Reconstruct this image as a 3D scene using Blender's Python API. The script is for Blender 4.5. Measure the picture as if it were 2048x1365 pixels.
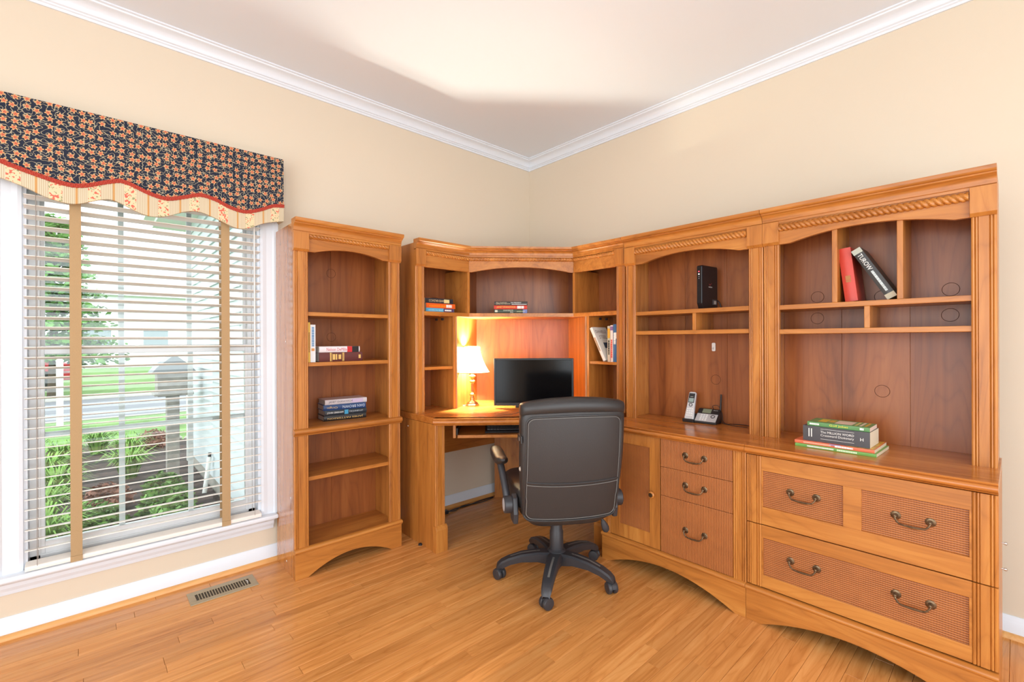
import bpy, math, random
from mathutils import Vector, Matrix

random.seed(7)
for o in list(bpy.data.objects):
    bpy.data.objects.remove(o, do_unlink=True)
scn = bpy.context.scene
COL = scn.collection
pi = math.pi

# ------------------------------------------------------------------ camera
# vanishing points of the two walls in the 2048 x 1365 photograph give lens and orientation
PXW, PXH = 2048.0, 1365.0
CX, CY = PXW / 2, PXH / 2
VL, VR = (2035.0, 678.0), (178.0, 685.0)
FPX = math.sqrt(-((VL[0] - CX) * (VR[0] - CX) + (VL[1] - CY) * (VR[1] - CY)))
ax = Vector((VL[0] - CX, -(VL[1] - CY), FPX)).normalized()
ay = Vector((VR[0] - CX, -(VR[1] - CY), FPX)).normalized()
az = ax.cross(ay)
if az.y < 0:
    az = -az
right, upv, fwd = (Vector((ax[i], ay[i], az[i])) for i in range(3))
CAM = Vector((-2.738, -2.772, 1.2))
cd = bpy.data.cameras.new('camera')
cd.sensor_width = 36.0
cd.lens = FPX * 36.0 / PXW
cd.clip_start = 0.05
cd.clip_end = 300
cam = bpy.data.objects.new('camera', cd)
COL.objects.link(cam)
cam.matrix_world = Matrix(((right.x, upv.x, -fwd.x, CAM.x), (right.y, upv.y, -fwd.y, CAM.y),
                           (right.z, upv.z, -fwd.z, CAM.z), (0, 0, 0, 1)))
scn.camera = cam

# ------------------------------------------------------------------ world, lights, exposure
scn.view_settings.view_transform = 'Standard'
scn.view_settings.look = 'None'
scn.view_settings.gamma = 1.0
scn.view_settings.use_curve_mapping = False
scn.view_settings.exposure = 0.0
w = bpy.data.worlds.new('overcast_sky')
scn.world = w
w.use_nodes = True
bg = w.node_tree.nodes['Background']
bg.inputs[0].default_value = (0.93, 0.97, 1.0, 1)
bg.inputs[1].default_value = 3.2


def area(name, loc, rot, sx, sy, power, col=(1, 1, 1)):
    l = bpy.data.lights.new(name, 'AREA')
    l.shape = 'RECTANGLE'
    l.size, l.size_y = sx, sy
    l.energy = power
    l.color = col
    o = bpy.data.objects.new(name, l)
    COL.objects.link(o)
    o.location = loc
    o.rotation_euler = rot
    return o


# added fill lights outside the openings of the unseen walls behind the camera
area('fill_south', (-2.5, -4.75, 1.32), (pi / 2, 0, 0), 3.0, 2.1, 40, (0.84, 0.93, 1.0))
area('fill_west', (-4.75, -2.6, 1.32), (pi / 2, 0, -pi / 2), 3.0, 2.1, 33, (0.84, 0.93, 1.0))

# ------------------------------------------------------------------ helpers


def lin(c):
    return tuple(((v / 255.0) / 12.92 if v / 255.0 <= 0.04045 else ((v / 255.0 + 0.055) / 1.055) ** 2.4) for v in c) + (1.0,)


def mat(name, rgb, rough=0.5, metal=0.0, spec=0.5, coat=0.0, bump=0.0, bscale=60.0, var=0.0):
    m = bpy.data.materials.new(name)
    m.use_nodes = True
    nt = m.node_tree
    b = nt.nodes['Principled BSDF']
    b.inputs['Base Color'].default_value = lin(rgb)
    b.inputs['Roughness'].default_value = rough
    b.inputs['Metallic'].default_value = metal
    b.inputs['Specular IOR Level'].default_value = spec
    b.inputs['Coat Weight'].default_value = coat
    b.inputs['Coat Roughness'].default_value = 0.15
    if bump or var:
        tc = nt.nodes.new('ShaderNodeTexCoord')
        n = nt.nodes.new('ShaderNodeTexNoise')
        n.inputs['Scale'].default_value = bscale
        n.inputs['Detail'].default_value = 4
        nt.links.new(tc.outputs['Object'], n.inputs['Vector'])
        if bump:
            bp = nt.nodes.new('ShaderNodeBump')
            bp.inputs['Strength'].default_value = bump
            bp.inputs['Distance'].default_value = 0.002
            nt.links.new(n.outputs['Fac'], bp.inputs['Height'])
            nt.links.new(bp.outputs['Normal'], b.inputs['Normal'])
        if var:
            cr = nt.nodes.new('ShaderNodeValToRGB')
            c = lin(rgb)
            cr.color_ramp.elements[0].position = 0.3
            cr.color_ramp.elements[1].position = 0.7
            cr.color_ramp.elements[0].color = tuple(v * (1 - var) for v in c[:3]) + (1,)
            cr.color_ramp.elements[1].color = tuple(min(1, v * (1 + var)) for v in c[:3]) + (1,)
            nt.links.new(n.outputs['Fac'], cr.inputs['Fac'])
            nt.links.new(cr.outputs['Color'], b.inputs['Base Color'])
    return m


def wood(name, axis, dark, mid, light, rough=0.33, spec=0.5, coat=0.0, stretch=14.0, scale=5.0, rnd=True, figure=0.10, tone=0.0):
    """wood grain running along one object axis; each board gets its own offset"""
    m = bpy.data.materials.new(name)
    m.use_nodes = True
    nt = m.node_tree
    N, L = nt.nodes, nt.links
    b = N['Principled BSDF']
    tc = N.new('ShaderNodeTexCoord')
    oi = N.new('ShaderNodeObjectInfo')
    addv = N.new('ShaderNodeVectorMath')
    addv.operation = 'MULTIPLY_ADD'
    comb = N.new('ShaderNodeCombineXYZ')
    for i in range(3):
        L.new(oi.outputs['Random'], comb.inputs[i])
    addv.inputs[1].default_value = (37.0, 53.0, 71.0)
    L.new(comb.outputs[0], addv.inputs[0])
    L.new(tc.outputs['Object'], addv.inputs[2])
    mp = N.new('ShaderNodeMapping')
    s = [scale * stretch / 4.0] * 3
    s['xyz'.index(axis)] = scale / 4.0
    mp.inputs['Scale'].default_value = s
    L.new(addv.outputs[0] if rnd else tc.outputs['Object'], mp.inputs['Vector'])
    n1 = N.new('ShaderNodeTexNoise')
    n1.inputs['Scale'].default_value = 1.0
    n1.inputs['Detail'].default_value = 6
    n1.inputs['Roughness'].default_value = 0.62
    n1.inputs['Distortion'].default_value = 0.6
    L.new(mp.outputs[0], n1.inputs['Vector'])
    # cathedral figure: contour lines of a slow stretched noise
    mp2 = N.new('ShaderNodeMapping')
    s2 = [scale * 1.6] * 3
    s2['xyz'.index(axis)] = scale * 0.22
    mp2.inputs['Scale'].default_value = s2
    L.new(addv.outputs[0] if rnd else tc.outputs['Object'], mp2.inputs['Vector'])
    n2 = N.new('ShaderNodeTexNoise')
    n2.inputs['Scale'].default_value = 1.0
    n2.inputs['Detail'].default_value = 1.5
    L.new(mp2.outputs[0], n2.inputs['Vector'])
    mul = N.new('ShaderNodeMath')
    mul.operation = 'MULTIPLY'
    mul.inputs[1].default_value = 34.0
    L.new(n2.outputs['Fac'], mul.inputs[0])
    fr = N.new('ShaderNodeMath')
    fr.operation = 'PINGPONG'
    fr.inputs[1].default_value = 1.0
    L.new(mul.outputs[0], fr.inputs[0])
    pw = N.new('ShaderNodeMath')
    pw.operation = 'POWER'
    pw.inputs[1].default_value = 4.0
    L.new(fr.outputs[0], pw.inputs[0])
    sub = N.new('ShaderNodeMath')
    sub.operation = 'MULTIPLY_ADD'
    sub.inputs[1].default_value = -figure
    L.new(pw.outputs[0], sub.inputs[0])
    L.new(n1.outputs['Fac'], sub.inputs[2])
    cr = N.new('ShaderNodeValToRGB')
    e = cr.color_ramp.elements
    e[0].position, e[0].color = 0.25, lin(dark)
    e[1].position, e[1].color = 0.72, lin(light)
    k = cr.color_ramp.elements.new(0.5)
    k.color = lin(mid)
    L.new(sub.outputs[0], cr.inputs['Fac'])
    last = cr.outputs['Color']
    if tone:
        hs = N.new('ShaderNodeHueSaturation')
        mr = N.new('ShaderNodeMapRange')
        mr.inputs['To Min'].default_value = 1 - tone
        mr.inputs['To Max'].default_value = 1 + tone
        L.new(oi.outputs['Random'], mr.inputs['Value'])
        L.new(mr.outputs[0], hs.inputs['Value'])
        L.new(last, hs.inputs['Color'])
        last = hs.outputs['Color']
    L.new(last, b.inputs['Base Color'])
    b.inputs['Roughness'].default_value = rough
    b.inputs['Specular IOR Level'].default_value = spec
    b.inputs['Coat Weight'].default_value = coat
    b.inputs['Coat Roughness'].default_value = 0.12
    bp = N.new('ShaderNodeBump')
    bp.inputs['Strength'].default_value = 0.06
    bp.inputs['Distance'].default_value = 0.002
    L.new(n1.outputs['Fac'], bp.inputs['Height'])
    L.new(bp.outputs['Normal'], b.inputs['Normal'])
    return m


class MB:
    """collects geometry that becomes one mesh object"""

    def __init__(self):
        self.v, self.f, self.s = [], [], []

    def add(self, vs, fs, smooth=False):
        o = len(self.v)
        self.v += [tuple(p) for p in vs]
        self.f += [tuple(i + o for i in q) for q in fs]
        self.s += [smooth] * len(fs)
        return self

    def box(self, x0, x1, y0, y1, z0, z1):
        vs = [(x, y, z) for z in (z0, z1) for y in (y0, y1) for x in (x0, x1)]
        return self.add(vs, [(0, 2, 3, 1), (4, 5, 7, 6), (0, 1, 5, 4), (2, 6, 7, 3), (0, 4, 6, 2), (1, 3, 7, 5)])

    def prism(self, pts, axis, a0, a1, smooth=False):
        """polygon in the two other axes extruded along axis"""
        n = len(pts)

        def mk(p, a):
            return {'x': (a, p[0], p[1]), 'y': (p[0], a, p[1]), 'z': (p[0], p[1], a)}[axis]
        vs = [mk(p, a0) for p in pts] + [mk(p, a1) for p in pts]
        self.add(vs, [tuple(range(n))[::-1], tuple(range(n, 2 * n))])
        o = len(self.v) - 2 * n
        for i in range(n):
            j = (i + 1) % n
            self.f.append((o + i, o + j, o + n + j, o + n + i))
            self.s.append(smooth)
        return self

    def strip(self, xs, zb, zt, y0, y1):
        """solid board in the xz plane between lower and upper outline"""
        n = len(xs)
        vs = []
        for i in range(n):
            vs += [(xs[i], y0, zb[i]), (xs[i], y0, zt[i]), (xs[i], y1, zt[i]), (xs[i], y1, zb[i])]
        fs = []
        for i in range(n - 1):
            a, b = 4 * i, 4 * i + 4
            fs += [(a, b, b + 1, a + 1), (a + 1, b + 1, b + 2, a + 2), (a + 2, b + 2, b + 3, a + 3), (a + 3, b + 3, b, a)]
        fs += [(0, 1, 2, 3), (4 * n - 4, 4 * n - 1, 4 * n - 2, 4 * n - 3)]
        return self.add(vs, fs)

    def lathe(self, prof, c=(0, 0, 0), seg=24, ax='z', smooth=True, rot=0.0):
        vs = []
        n = len(prof)
        for r, h in prof:
            for k in range(seg):
                t = 2 * pi * k / seg + rot
                a, b = r * math.cos(t), r * math.sin(t)
                p = {'z': (a, b, h), 'x': (h, a, b), 'y': (b, h, a)}[ax]
                vs.append((p[0] + c[0], p[1] + c[1], p[2] + c[2]))
        fs = []
        for i in range(n - 1):
            for k in range(seg):
                k2 = (k + 1) % seg
                fs.append((i * seg + k, i * seg + k2, (i + 1) * seg + k2, (i + 1) * seg + k))
        fs += [tuple(range(seg))[::-1], tuple(range((n - 1) * seg, n * seg))]
        return self.add(vs, fs, smooth)

    def tube(self, pts, r, seg=8, closed=False, caps=True):
        pts = [Vector(p) for p in pts]
        n = len(pts)
        rs = r if isinstance(r, (list, tuple)) else [r] * n
        vs = []
        prev = None
        for i, p in enumerate(pts):
            if closed:
                t = (pts[(i + 1) % n] - pts[i - 1]).normalized()
            else:
                t = (pts[min(i + 1, n - 1)] - pts[max(i - 1, 0)]).normalized()
            if prev is None:
                ref = Vector((0, 0, 1)) if abs(t.z) < 0.9 else Vector((1, 0, 0))
                u = t.cross(ref).normalized()
            else:
                u = prev - t * prev.dot(t)
                u = u.normalized() if u.length > 1e-6 else t.orthogonal().normalized()
            prev = u
            v = t.cross(u)
            for k in range(seg):
                a = 2 * pi * k / seg
                vs.append(p + u * (rs[i] * math.cos(a)) + v * (rs[i] * math.sin(a)))
        fs = []
        for i in range(n if closed else n - 1):
            j = (i + 1) % n
            for k in range(seg):
                k2 = (k + 1) % seg
                fs.append((i * seg + k, i * seg + k2, j * seg + k2, j * seg + k))
        if caps and not closed:
            fs += [tuple(range(seg))[::-1], tuple(range((n - 1) * seg, n * seg))]
        return self.add(vs, fs, True)

    def sweep(self, prof, path, smooth=True):
        """profile of (outward, z) swept along an xy path; outward is to the right of travel"""
        P = [Vector(p) for p in path]
        n, m = len(P), len(prof)
        vs = []
        for i in range(n):
            if i == 0:
                d = (P[1] - P[0]).normalized()
                nv = Vector((d.y, -d.x))
            elif i == n - 1:
                d = (P[-1] - P[-2]).normalized()
                nv = Vector((d.y, -d.x))
            else:
                d1, d2 = (P[i] - P[i - 1]).normalized(), (P[i + 1] - P[i]).normalized()
                n1, n2 = Vector((d1.y, -d1.x)), Vector((d2.y, -d2.x))
                nv = (n1 + n2) / (1 + n1.dot(n2))
            for o, z in prof:
                vs.append((P[i].x + nv.x * o, P[i].y + nv.y * o, z))
        fs = []
        for i in range(n - 1):
            for k in range(m):
                k2 = (k + 1) % m
                fs.append((i * m + k, (i + 1) * m + k, (i + 1) * m + k2, i * m + k2))
        fs += [tuple(range(m)), tuple(range((n - 1) * m, n * m))[::-1]]
        return self.add(vs, fs, smooth)

    def rope(self, a, b, r, pitch=0.057, lobes=3, seg=18):
        a, b = Vector(a), Vector(b)
        L = (b - a).length
        d = (b - a).normalized()
        u = Vector((0, 0, 1))
        v = d.cross(u).normalized()
        n = max(2, int(L / 0.0032))
        vs = []
        for i in range(n + 1):
            s = L * i / n
            for k in range(seg):
                t = 2 * pi * k / seg
                rr = r * (0.66 + 0.40 * abs(math.cos(lobes * 0.5 * (t - 2 * pi * s / pitch))) ** 0.8)
                vs.append(a + d * s + u * (rr * math.cos(t)) + v * (rr * math.sin(t)))
        fs = [(i * seg + k, i * seg + (k + 1) % seg, (i + 1) * seg + (k + 1) % seg, (i + 1) * seg + k)
              for i in range(n) for k in range(seg)]
        fs += [tuple(range(seg))[::-1], tuple(range(n * seg, (n + 1) * seg))]
        return self.add(vs, fs, True)

    def xf(self, M):
        self.v = [tuple(M @ Vector(p)) for p in self.v]
        return self

    def mesh(self, name, m):
        me = bpy.data.meshes.new(name)
        me.from_pydata(self.v, [], self.f)
        import bmesh
        bm = bmesh.new()
        bm.from_mesh(me)
        bmesh.ops.recalc_face_normals(bm, faces=bm.faces)
        bm.to_mesh(me)
        bm.free()
        me.polygons.foreach_set('use_smooth', self.s)
        if any(self.s):
            me.set_sharp_from_angle(angle=math.radians(38))
        me.materials.append(m)
        return me


def obj(name, mb, m, parent=None, bevel=0.0, label=None, seg=2):
    me = mb.mesh(name, m)
    o = bpy.data.objects.new(name, me)
    COL.objects.link(o)
    if parent is not None:
        o.parent = parent
    if bevel:
        md = o.modifiers.new('edge', 'BEVEL')
        md.width = bevel
        md.segments = seg
        md.limit_method = 'ANGLE'
        md.angle_limit = math.radians(40)
    if label:
        o['label'] = label
    return o


def thing(name, label, cat, loc=(0, 0, 0), rz=0.0, group=None):
    o = bpy.data.objects.new(name, None)
    o.empty_display_size = 0.05
    COL.objects.link(o)
    o.location = loc
    o.rotation_euler = (0, 0, rz)
    o['label'] = label
    o['category'] = cat
    if group:
        o['group'] = group
    return o


def tag(o, label, cat, group=None):
    o['label'] = label
    o['category'] = cat
    if group:
        o['group'] = group
    return o


def struct(o, label=None):
    o['kind'] = 'structure'
    if label:
        o['label'] = label
    return o


def B(x0, x1, y0, y1, z0, z1):
    return MB().box(x0, x1, y0, y1, z0, z1)


def catmull(pts, n=8):
    pts = [Vector(p) for p in pts]
    out = []
    for i in range(len(pts) - 1):
        p0, p1, p2, p3 = pts[max(i - 1, 0)], pts[i], pts[i + 1], pts[min(i + 2, len(pts) - 1)]
        for k in range(n):
            t = k / n
            out.append(0.5 * ((2 * p1) + (p2 - p0) * t + (2 * p0 - 5 * p1 + 4 * p2 - p3) * t * t + (3 * p1 - p0 - 3 * p2 + p3) * t ** 3))
    out.append(pts[-1])
    return out


def lettering(parent, text, width, height, M, m, name='lettering'):
    """flat printed text fitted into width x height, centred on the frame M (x right, y up, z out)"""
    cu = bpy.data.curves.new(name, 'FONT')
    cu.body = text
    cu.align_x = 'LEFT'
    cu.resolution_u = 2
    tmp = bpy.data.objects.new('tmp', cu)
    COL.objects.link(tmp)
    bpy.context.view_layer.update()
    dg = bpy.context.evaluated_depsgraph_get()
    me = bpy.data.meshes.new_from_object(tmp.evaluated_get(dg))
    bpy.data.objects.remove(tmp, do_unlink=True)
    bpy.data.curves.remove(cu)
    xs = [v.co.x for v in me.vertices]
    ys = [v.co.y for v in me.vertices]
    x0, x1, y0, y1 = min(xs), max(xs), min(ys), max(ys)
    sx, sy = width / (x1 - x0), height / (y1 - y0)
    for v in me.vertices:
        v.co = M @ Vector(((v.co.x - (x0 + x1) / 2) * sx, (v.co.y - (y0 + y1) / 2) * sy, 0))
    me.materials.clear()
    me.materials.append(m)
    me.name = name
    o = bpy.data.objects.new(name, me)
    COL.objects.link(o)
    o.parent = parent
    return o


# ------------------------------------------------------------------ materials
M_wall = mat('wall_paint_beige', (219, 205, 184), 0.75, bump=0.05, bscale=220)
M_ceil = mat('ceiling_paint_white', (228, 234, 242), 0.85)
M_trim = mat('trim_paint_white', (226, 232, 240), 0.35)
M_vinyl = mat('vinyl_window_white', (232, 234, 236), 0.4)
CH_D, CH_M, CH_L = (150, 89, 36), (184, 116, 50), (203, 138, 66)
W_v = wood('cherry_vertical', 'z', CH_D, CH_M, CH_L)
W_h = wood('cherry_horizontal', 'x', CH_D, CH_M, CH_L)
W_side = wood('cherry_laminate_side', 'z', CH_D, CH_M, CH_L, rough=0.14, coat=0.7)
W_top = wood('cherry_worktop', 'x', (156, 90, 36), (184, 112, 48), (200, 128, 60), rough=0.2)
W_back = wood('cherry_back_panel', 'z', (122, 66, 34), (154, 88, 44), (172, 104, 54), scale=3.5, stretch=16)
W_floor = wood('oak_strip', 'x', (184, 118, 58), (211, 145, 80), (224, 163, 98), rough=0.24, spec=0.5, scale=6, stretch=22, figure=0.10, tone=0.11)
W_shoe = wood('oak_shoe', 'x', (200, 140, 76), (222, 164, 96), (232, 178, 112), rough=0.35)
M_groove = mat('dark_gap', (46, 24, 12), 0.8)
M_knock = mat('knockout_line', (96, 52, 30), 0.7)
M_black = mat('black_plastic', (34, 34, 36), 0.45)
M_dplast = mat('charcoal_plastic', (52, 52, 56), 0.42)
M_leather = mat('black_leather', (48, 46, 46), 0.42, bump=0.25, bscale=420)
M_bluelea = mat('worn_leather_side', (46, 58, 70), 0.35, bump=0.2, bscale=300)
M_stitch = mat('grey_thread', (136, 134, 130), 0.7)
M_bronze = mat('antique_bronze', (112, 92, 70), 0.32, metal=0.85, var=0.35, bscale=90)
M_silver = mat('silver_plastic', (204, 204, 206), 0.35, metal=0.3)
M_chrome = mat('chrome', (210, 210, 210), 0.15, metal=1.0)
M_white = mat('white_plastic', (235, 235, 232), 0.4)
M_page = mat('paper_pages', (226, 212, 184), 0.8, bump=0.3, bscale=300)
M_pageg = mat('paper_pages_grey', (196, 190, 182), 0.8)
M_gold = mat('gold_print', (222, 182, 104), 0.45)
M_wprint = mat('white_print', (240, 238, 232), 0.6)
M_kprint = mat('black_print', (30, 30, 32), 0.6)
M_vent = mat('vent_enamel_tan', (168, 154, 126), 0.4, metal=0.2)
M_slat = mat('blind_slat_cream', (236, 230, 222), 0.45)
M_tape = mat('blind_tape_tan', (178, 148, 108), 0.85, bump=0.3, bscale=500, var=0.05)


def rattan(name, axis):
    m = bpy.data.materials.new(name)
    m.use_nodes = True
    nt = m.node_tree
    N, L = nt.nodes, nt.links
    b = N['Principled BSDF']
    tc = N.new('ShaderNodeTexCoord')
    w1 = N.new('ShaderNodeTexWave')
    w1.bands_direction = 'X' if axis == 'v' else 'Z'
    w1.inputs['Scale'].default_value = 42.0
    w1.inputs['Distortion'].default_value = 0.8
    w1.inputs['Detail'].default_value = 1.0
    w2 = N.new('ShaderNodeTexWave')
    w2.bands_direction = 'Z' if axis == 'v' else 'X'
    w2.inputs['Scale'].default_value = 44.0
    w2.inputs['Distortion'].default_value = 2.0
    ns = N.new('ShaderNodeTexNoise')
    ns.inputs['Scale'].default_value = 14
    for n in (w1, w2, ns):
        L.new(tc.outputs['Object'], n.inputs['Vector'])
    mx = N.new('ShaderNodeMath')
    mx.operation = 'MULTIPLY_ADD'
    mx.inputs[1].default_value = 0.22
    L.new(w2.outputs['Fac'], mx.inputs[0])
    L.new(w1.outputs['Fac'], mx.inputs[2])
    mx2 = N.new('ShaderNodeMath')
    mx2.operation = 'MULTIPLY_ADD'
    mx2.inputs[1].default_value = 0.5
    L.new(ns.outputs['Fac'], mx2.inputs[0])
    L.new(mx.outputs[0], mx2.inputs[2])
    cr = N.new('ShaderNodeValToRGB')
    cr.color_ramp.elements[0].position = 0.25
    cr.color_ramp.elements[0].color = lin((112, 58, 26))
    cr.color_ramp.elements[1].position = 1.4 if False else 1.0
    cr.color_ramp.elements[1].color = lin((178, 108, 54))
    L.new(mx2.outputs[0], cr.inputs['Fac'])
    L.new(cr.outputs['Color'], b.inputs['Base Color'])
    bp = N.new('ShaderNodeBump')
    bp.inputs['Strength'].default_value = 0.5
    bp.inputs['Distance'].default_value = 0.0015
    L.new(mx.outputs[0], bp.inputs['Height'])
    L.new(bp.outputs['Normal'], b.inputs['Normal'])
    b.inputs['Roughness'].default_value = 0.45
    return m


M_ratv = rattan('woven_rattan_upright', 'v')
M_rath = rattan('woven_rattan_level', 'h')


def glass_mat():
    m = bpy.data.materials.new('window_glass')
    m.use_nodes = True
    nt = m.node_tree
    N, L = nt.nodes, nt.links
    out = N['Material Output']
    N.remove(N['Principled BSDF'])
    tr = N.new('ShaderNodeBsdfTransparent')
    tr.inputs[0].default_value = (0.95, 0.98, 0.97, 1)
    gl = N.new('ShaderNodeBsdfGlossy')
    gl.inputs['Roughness'].default_value = 0.02
    fr = N.new('ShaderNodeFresnel')
    mx = N.new('ShaderNodeMixShader')
    L.new(fr.outputs[0], mx.inputs[0])
    L.new(tr.outputs[0], mx.inputs[1])
    L.new(gl.outputs[0], mx.inputs[2])
    L.new(mx.outputs[0], out.inputs[0])
    return m


M_glass = glass_mat()

# ------------------------------------------------------------------ room shell
CEIL = 2.695
RX0, RY0 = -4.6, -4.6          # far ends of the room behind the camera
WX0, WX1, WZ0, WZ1 = -2.94, -2.055, 0.262, 1.98   # window opening

mb = MB()
mb.box(RX0, WX0, 0, 0.14, 0, CEIL).box(WX1, 0.14, 0, 0.14, 0, CEIL)
mb.box(WX0, WX1, 0, 0.14, 0, WZ0).box(WX0, WX1, 0, 0.14, WZ1, CEIL)
struct(obj('wall_left', mb, M_wall))
struct(obj('wall_right', B(0, 0.14, RY0, 0, 0, CEIL), M_wall))
# walls behind the camera with wide cased openings
mb = MB().box(RX0, -4.0, RY0 - 0.12, RY0, 0, CEIL).box(-1.0, 0.14, RY0 - 0.12, RY0, 0, CEIL).box(-4.0, -1.0, RY0 - 0.12, RY0, 2.4, CEIL)
struct(obj('wall_south', mb, M_wall))
mb = MB().box(RX0 - 0.12, RX0, RY0 - 0.12, -4.1, 0, CEIL).box(RX0 - 0.12, RX0, -1.1, 0.14, 0, CEIL).box(RX0 - 0.12, RX0, -4.1, -1.1, 2.4, CEIL)
struct(obj('wall_west', mb, M_wall))
struct(obj('ceiling', B(RX0 - 0.12, 0.14, RY0 - 0.12, 0.14, CEIL, CEIL + 0.1), M_ceil))

# crown moulding
cz = CEIL - 0.075
prof = [(0, cz), (0.008, cz), (0.010, cz + 0.010), (0.016, cz + 0.013), (0.017, cz + 0.019), (0.024, cz + 0.022)]
for k in range(1, 8):
    t = k / 7 * pi / 2
    prof.append((0.024 + 0.040 * (1 - math.cos(t)), cz + 0.022 + 0.036 * math.sin(t)))
prof += [(0.068, cz + 0.060), (0.070, cz + 0.066), (0.080, cz + 0.068), (0.080, CEIL), (0, CEIL)]
struct(obj('trim_1', MB().sweep(prof, [(RX0, 0), (0, 0), (0, RY0)]), M_trim))
bprof = [(0, 0.0), (0.014, 0.0), (0.014, 0.060), (0.012, 0.064), (0.011, 0.072), (0.008, 0.080), (0.005, 0.086), (0, 0.086)]
sprof = [(0.014, 0), (0.032, 0), (0.031, 0.008), (0.027, 0.015), (0.021, 0.019), (0.014, 0.020)]
struct(obj('baseboard_left', MB().sweep(bprof, [(RX0, 0), (-0.014, 0)]), M_trim))
struct(obj('baseboard_right', MB().sweep(bprof, [(0, 0), (0, RY0)]), M_trim))
struct(obj('trim_2', MB().sweep(sprof, [(RX0, 0), (0, 0), (0, RY0)]), W_shoe))

# floor: subfloor with individual oak strips
floor = struct(obj('floor', B(RX0 - 0.12, 0.14, RY0 - 0.12, 0.14, -0.06, -0.008), M_groove))
PWID = 0.0572
LENS = [0.36, 0.48, 0.62, 0.78, 0.95, 1.15]


def plank_mesh(L, m=None):
    g, c, h = 0.0004, 0.0012, 0.0075
    y0, y1 = g, PWID - g
    x0, x1 = g, L - g
    b = MB()
    vs = [(x0, y0, -h), (x1, y0, -h), (x1, y1, -h), (x0, y1, -h),
          (x0, y0, -c), (x1, y0, -c), (x1, y1, -c), (x0, y1, -c),
          (x0 + c * .4, y0 + c, 0), (x1 - c * .4, y0 + c, 0), (x1 - c * .4, y1 - c, 0), (x0 + c * .4, y1 - c, 0)]
    fs = [(0, 1, 5, 4), (1, 2, 6, 5), (2, 3, 7, 6), (3, 0, 4, 7), (4, 5, 9, 8), (5, 6, 10, 9), (6, 7, 11, 10), (7, 4, 8, 11), (8, 9, 10, 11)]
    b.add(vs, fs)
    return b


PM = [plank_mesh(L).mesh('plank', W_floor) for L in LENS]
rf = random.Random(11)
rest = MB()
row = 0
y = -0.004
nplank = 0
while y - PWID > RY0 - 0.1:
    y0 = y - PWID
    # the strip of floor the photograph sees in this row
    xa = -3.1 if y0 > -0.6 else max(-3.1, -3.1 + (-y0 - 0.6) * 0.98)
    vis = y0 > -2.95
    if vis:
        x = xa - rf.uniform(0.0, 0.8)
        rest.add([(p[0] * (x - RX0 + 0.1) / 1.0 + RX0 - 0.1, p[1] + y0, p[2]) for p in plank_mesh(1.0).v], plank_mesh(1.0).f)
        xend = 0.1 if y0 < -2.5 or y0 > -1.2 else -0.1
        while x < xend:
            k = rf.randrange(len(LENS))
            o = bpy.data.objects.new('plank', PM[k])
            COL.objects.link(o)
            o.parent = floor
            o.location = (x, y0, 0)
            nplank += 1
            x += LENS[k]
    else:
        x = RX0 - 0.1
        while x < 0.1:
            L = rf.choice(LENS)
            b = plank_mesh(L)
            rest.add([(p[0] + x, p[1] + y0, p[2]) for p in b.v], b.f)
            x += L
    y = y0
o = obj('plank_field', rest, W_floor, floor)
o['kind'] = 'stuff'

# ------------------------------------------------------------------ window
win = bpy.data.objects.new('window_1', None)
COL.objects.link(win)
win.location = ((WX0 + WX1) / 2, 0, WZ0)
struct(win, 'white double-hung window with cased frame, sill and muntins')
IW = Matrix.Translation((-(WX0 + WX1) / 2, 0, -WZ0))


def wpart(name, mb, m, bevel=0.0, parent=None, label=None):
    return obj(name, mb.xf(IW), m, parent or win, bevel, label)


# casing profile boards
def casing(xin, sgn):
    p = [(0, 0), (0, -0.014), (0.012, -0.018), (0.030, -0.016), (0.058, -0.019), (0.066, -0.024), (0.088, -0.024), (0.090, 0)]
    b = MB()
    b.prism([(xin + sgn * a, yy) for a, yy in p], 'z', WZ0 - 0.002, WZ1 + 0.09)
    return b


wpart('casing', casing(WX1, 1), M_trim)
wpart('casing', casing(WX0, -1), M_trim)
wpart('head_casing', B(WX0 - 0.09, WX1 + 0.09, -0.024, 0, WZ1, WZ1 + 0.09), M_trim, 0.004)
wpart('jamb', B(WX0 - 0.001, WX0 + 0.012, -0.002, 0.15, WZ0, WZ1), M_trim)
wpart('jamb', B(WX1 - 0.012, WX1 + 0.001, -0.002, 0.15, WZ0, WZ1), M_trim)
wpart('head_jamb', B(WX0, WX1, -0.002, 0.15, WZ1 - 0.012, WZ1 + 0.001), M_trim)
wpart('sill', B(WX0 - 0.11, WX1 + 0.075, -0.062, 0.15, WZ0 - 0.022, WZ0), M_trim, 0.006)
ap = [(0, WZ0 - 0.085), (-0.008, WZ0 - 0.085), (-0.012, WZ0 - 0.07), (-0.02, WZ0 - 0.055), (-0.022, WZ0 - 0.04), (-0.034, WZ0 - 0.030), (-0.036, WZ0 - 0.022), (0, WZ0 - 0.022)]
wpart('apron', MB().prism(ap, 'x', WX0 - 0.095, WX1 + 0.062), M_trim)
# vinyl frame and sashes
F0, F1 = WX0 + 0.012, WX1 - 0.012
wpart('frame_stile', B(F0, F0 + 0.036, 0.052, 0.13, WZ0, WZ1 - 0.012), M_vinyl, 0.003)
wpart('frame_stile', B(F1 - 0.036, F1, 0.052, 0.13, WZ0, WZ1 - 0.012), M_vinyl, 0.003)
wpart('frame_sill', B(F0, F1, 0.052, 0.13, WZ0, WZ0 + 0.03), M_vinyl, 0.003)


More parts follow.
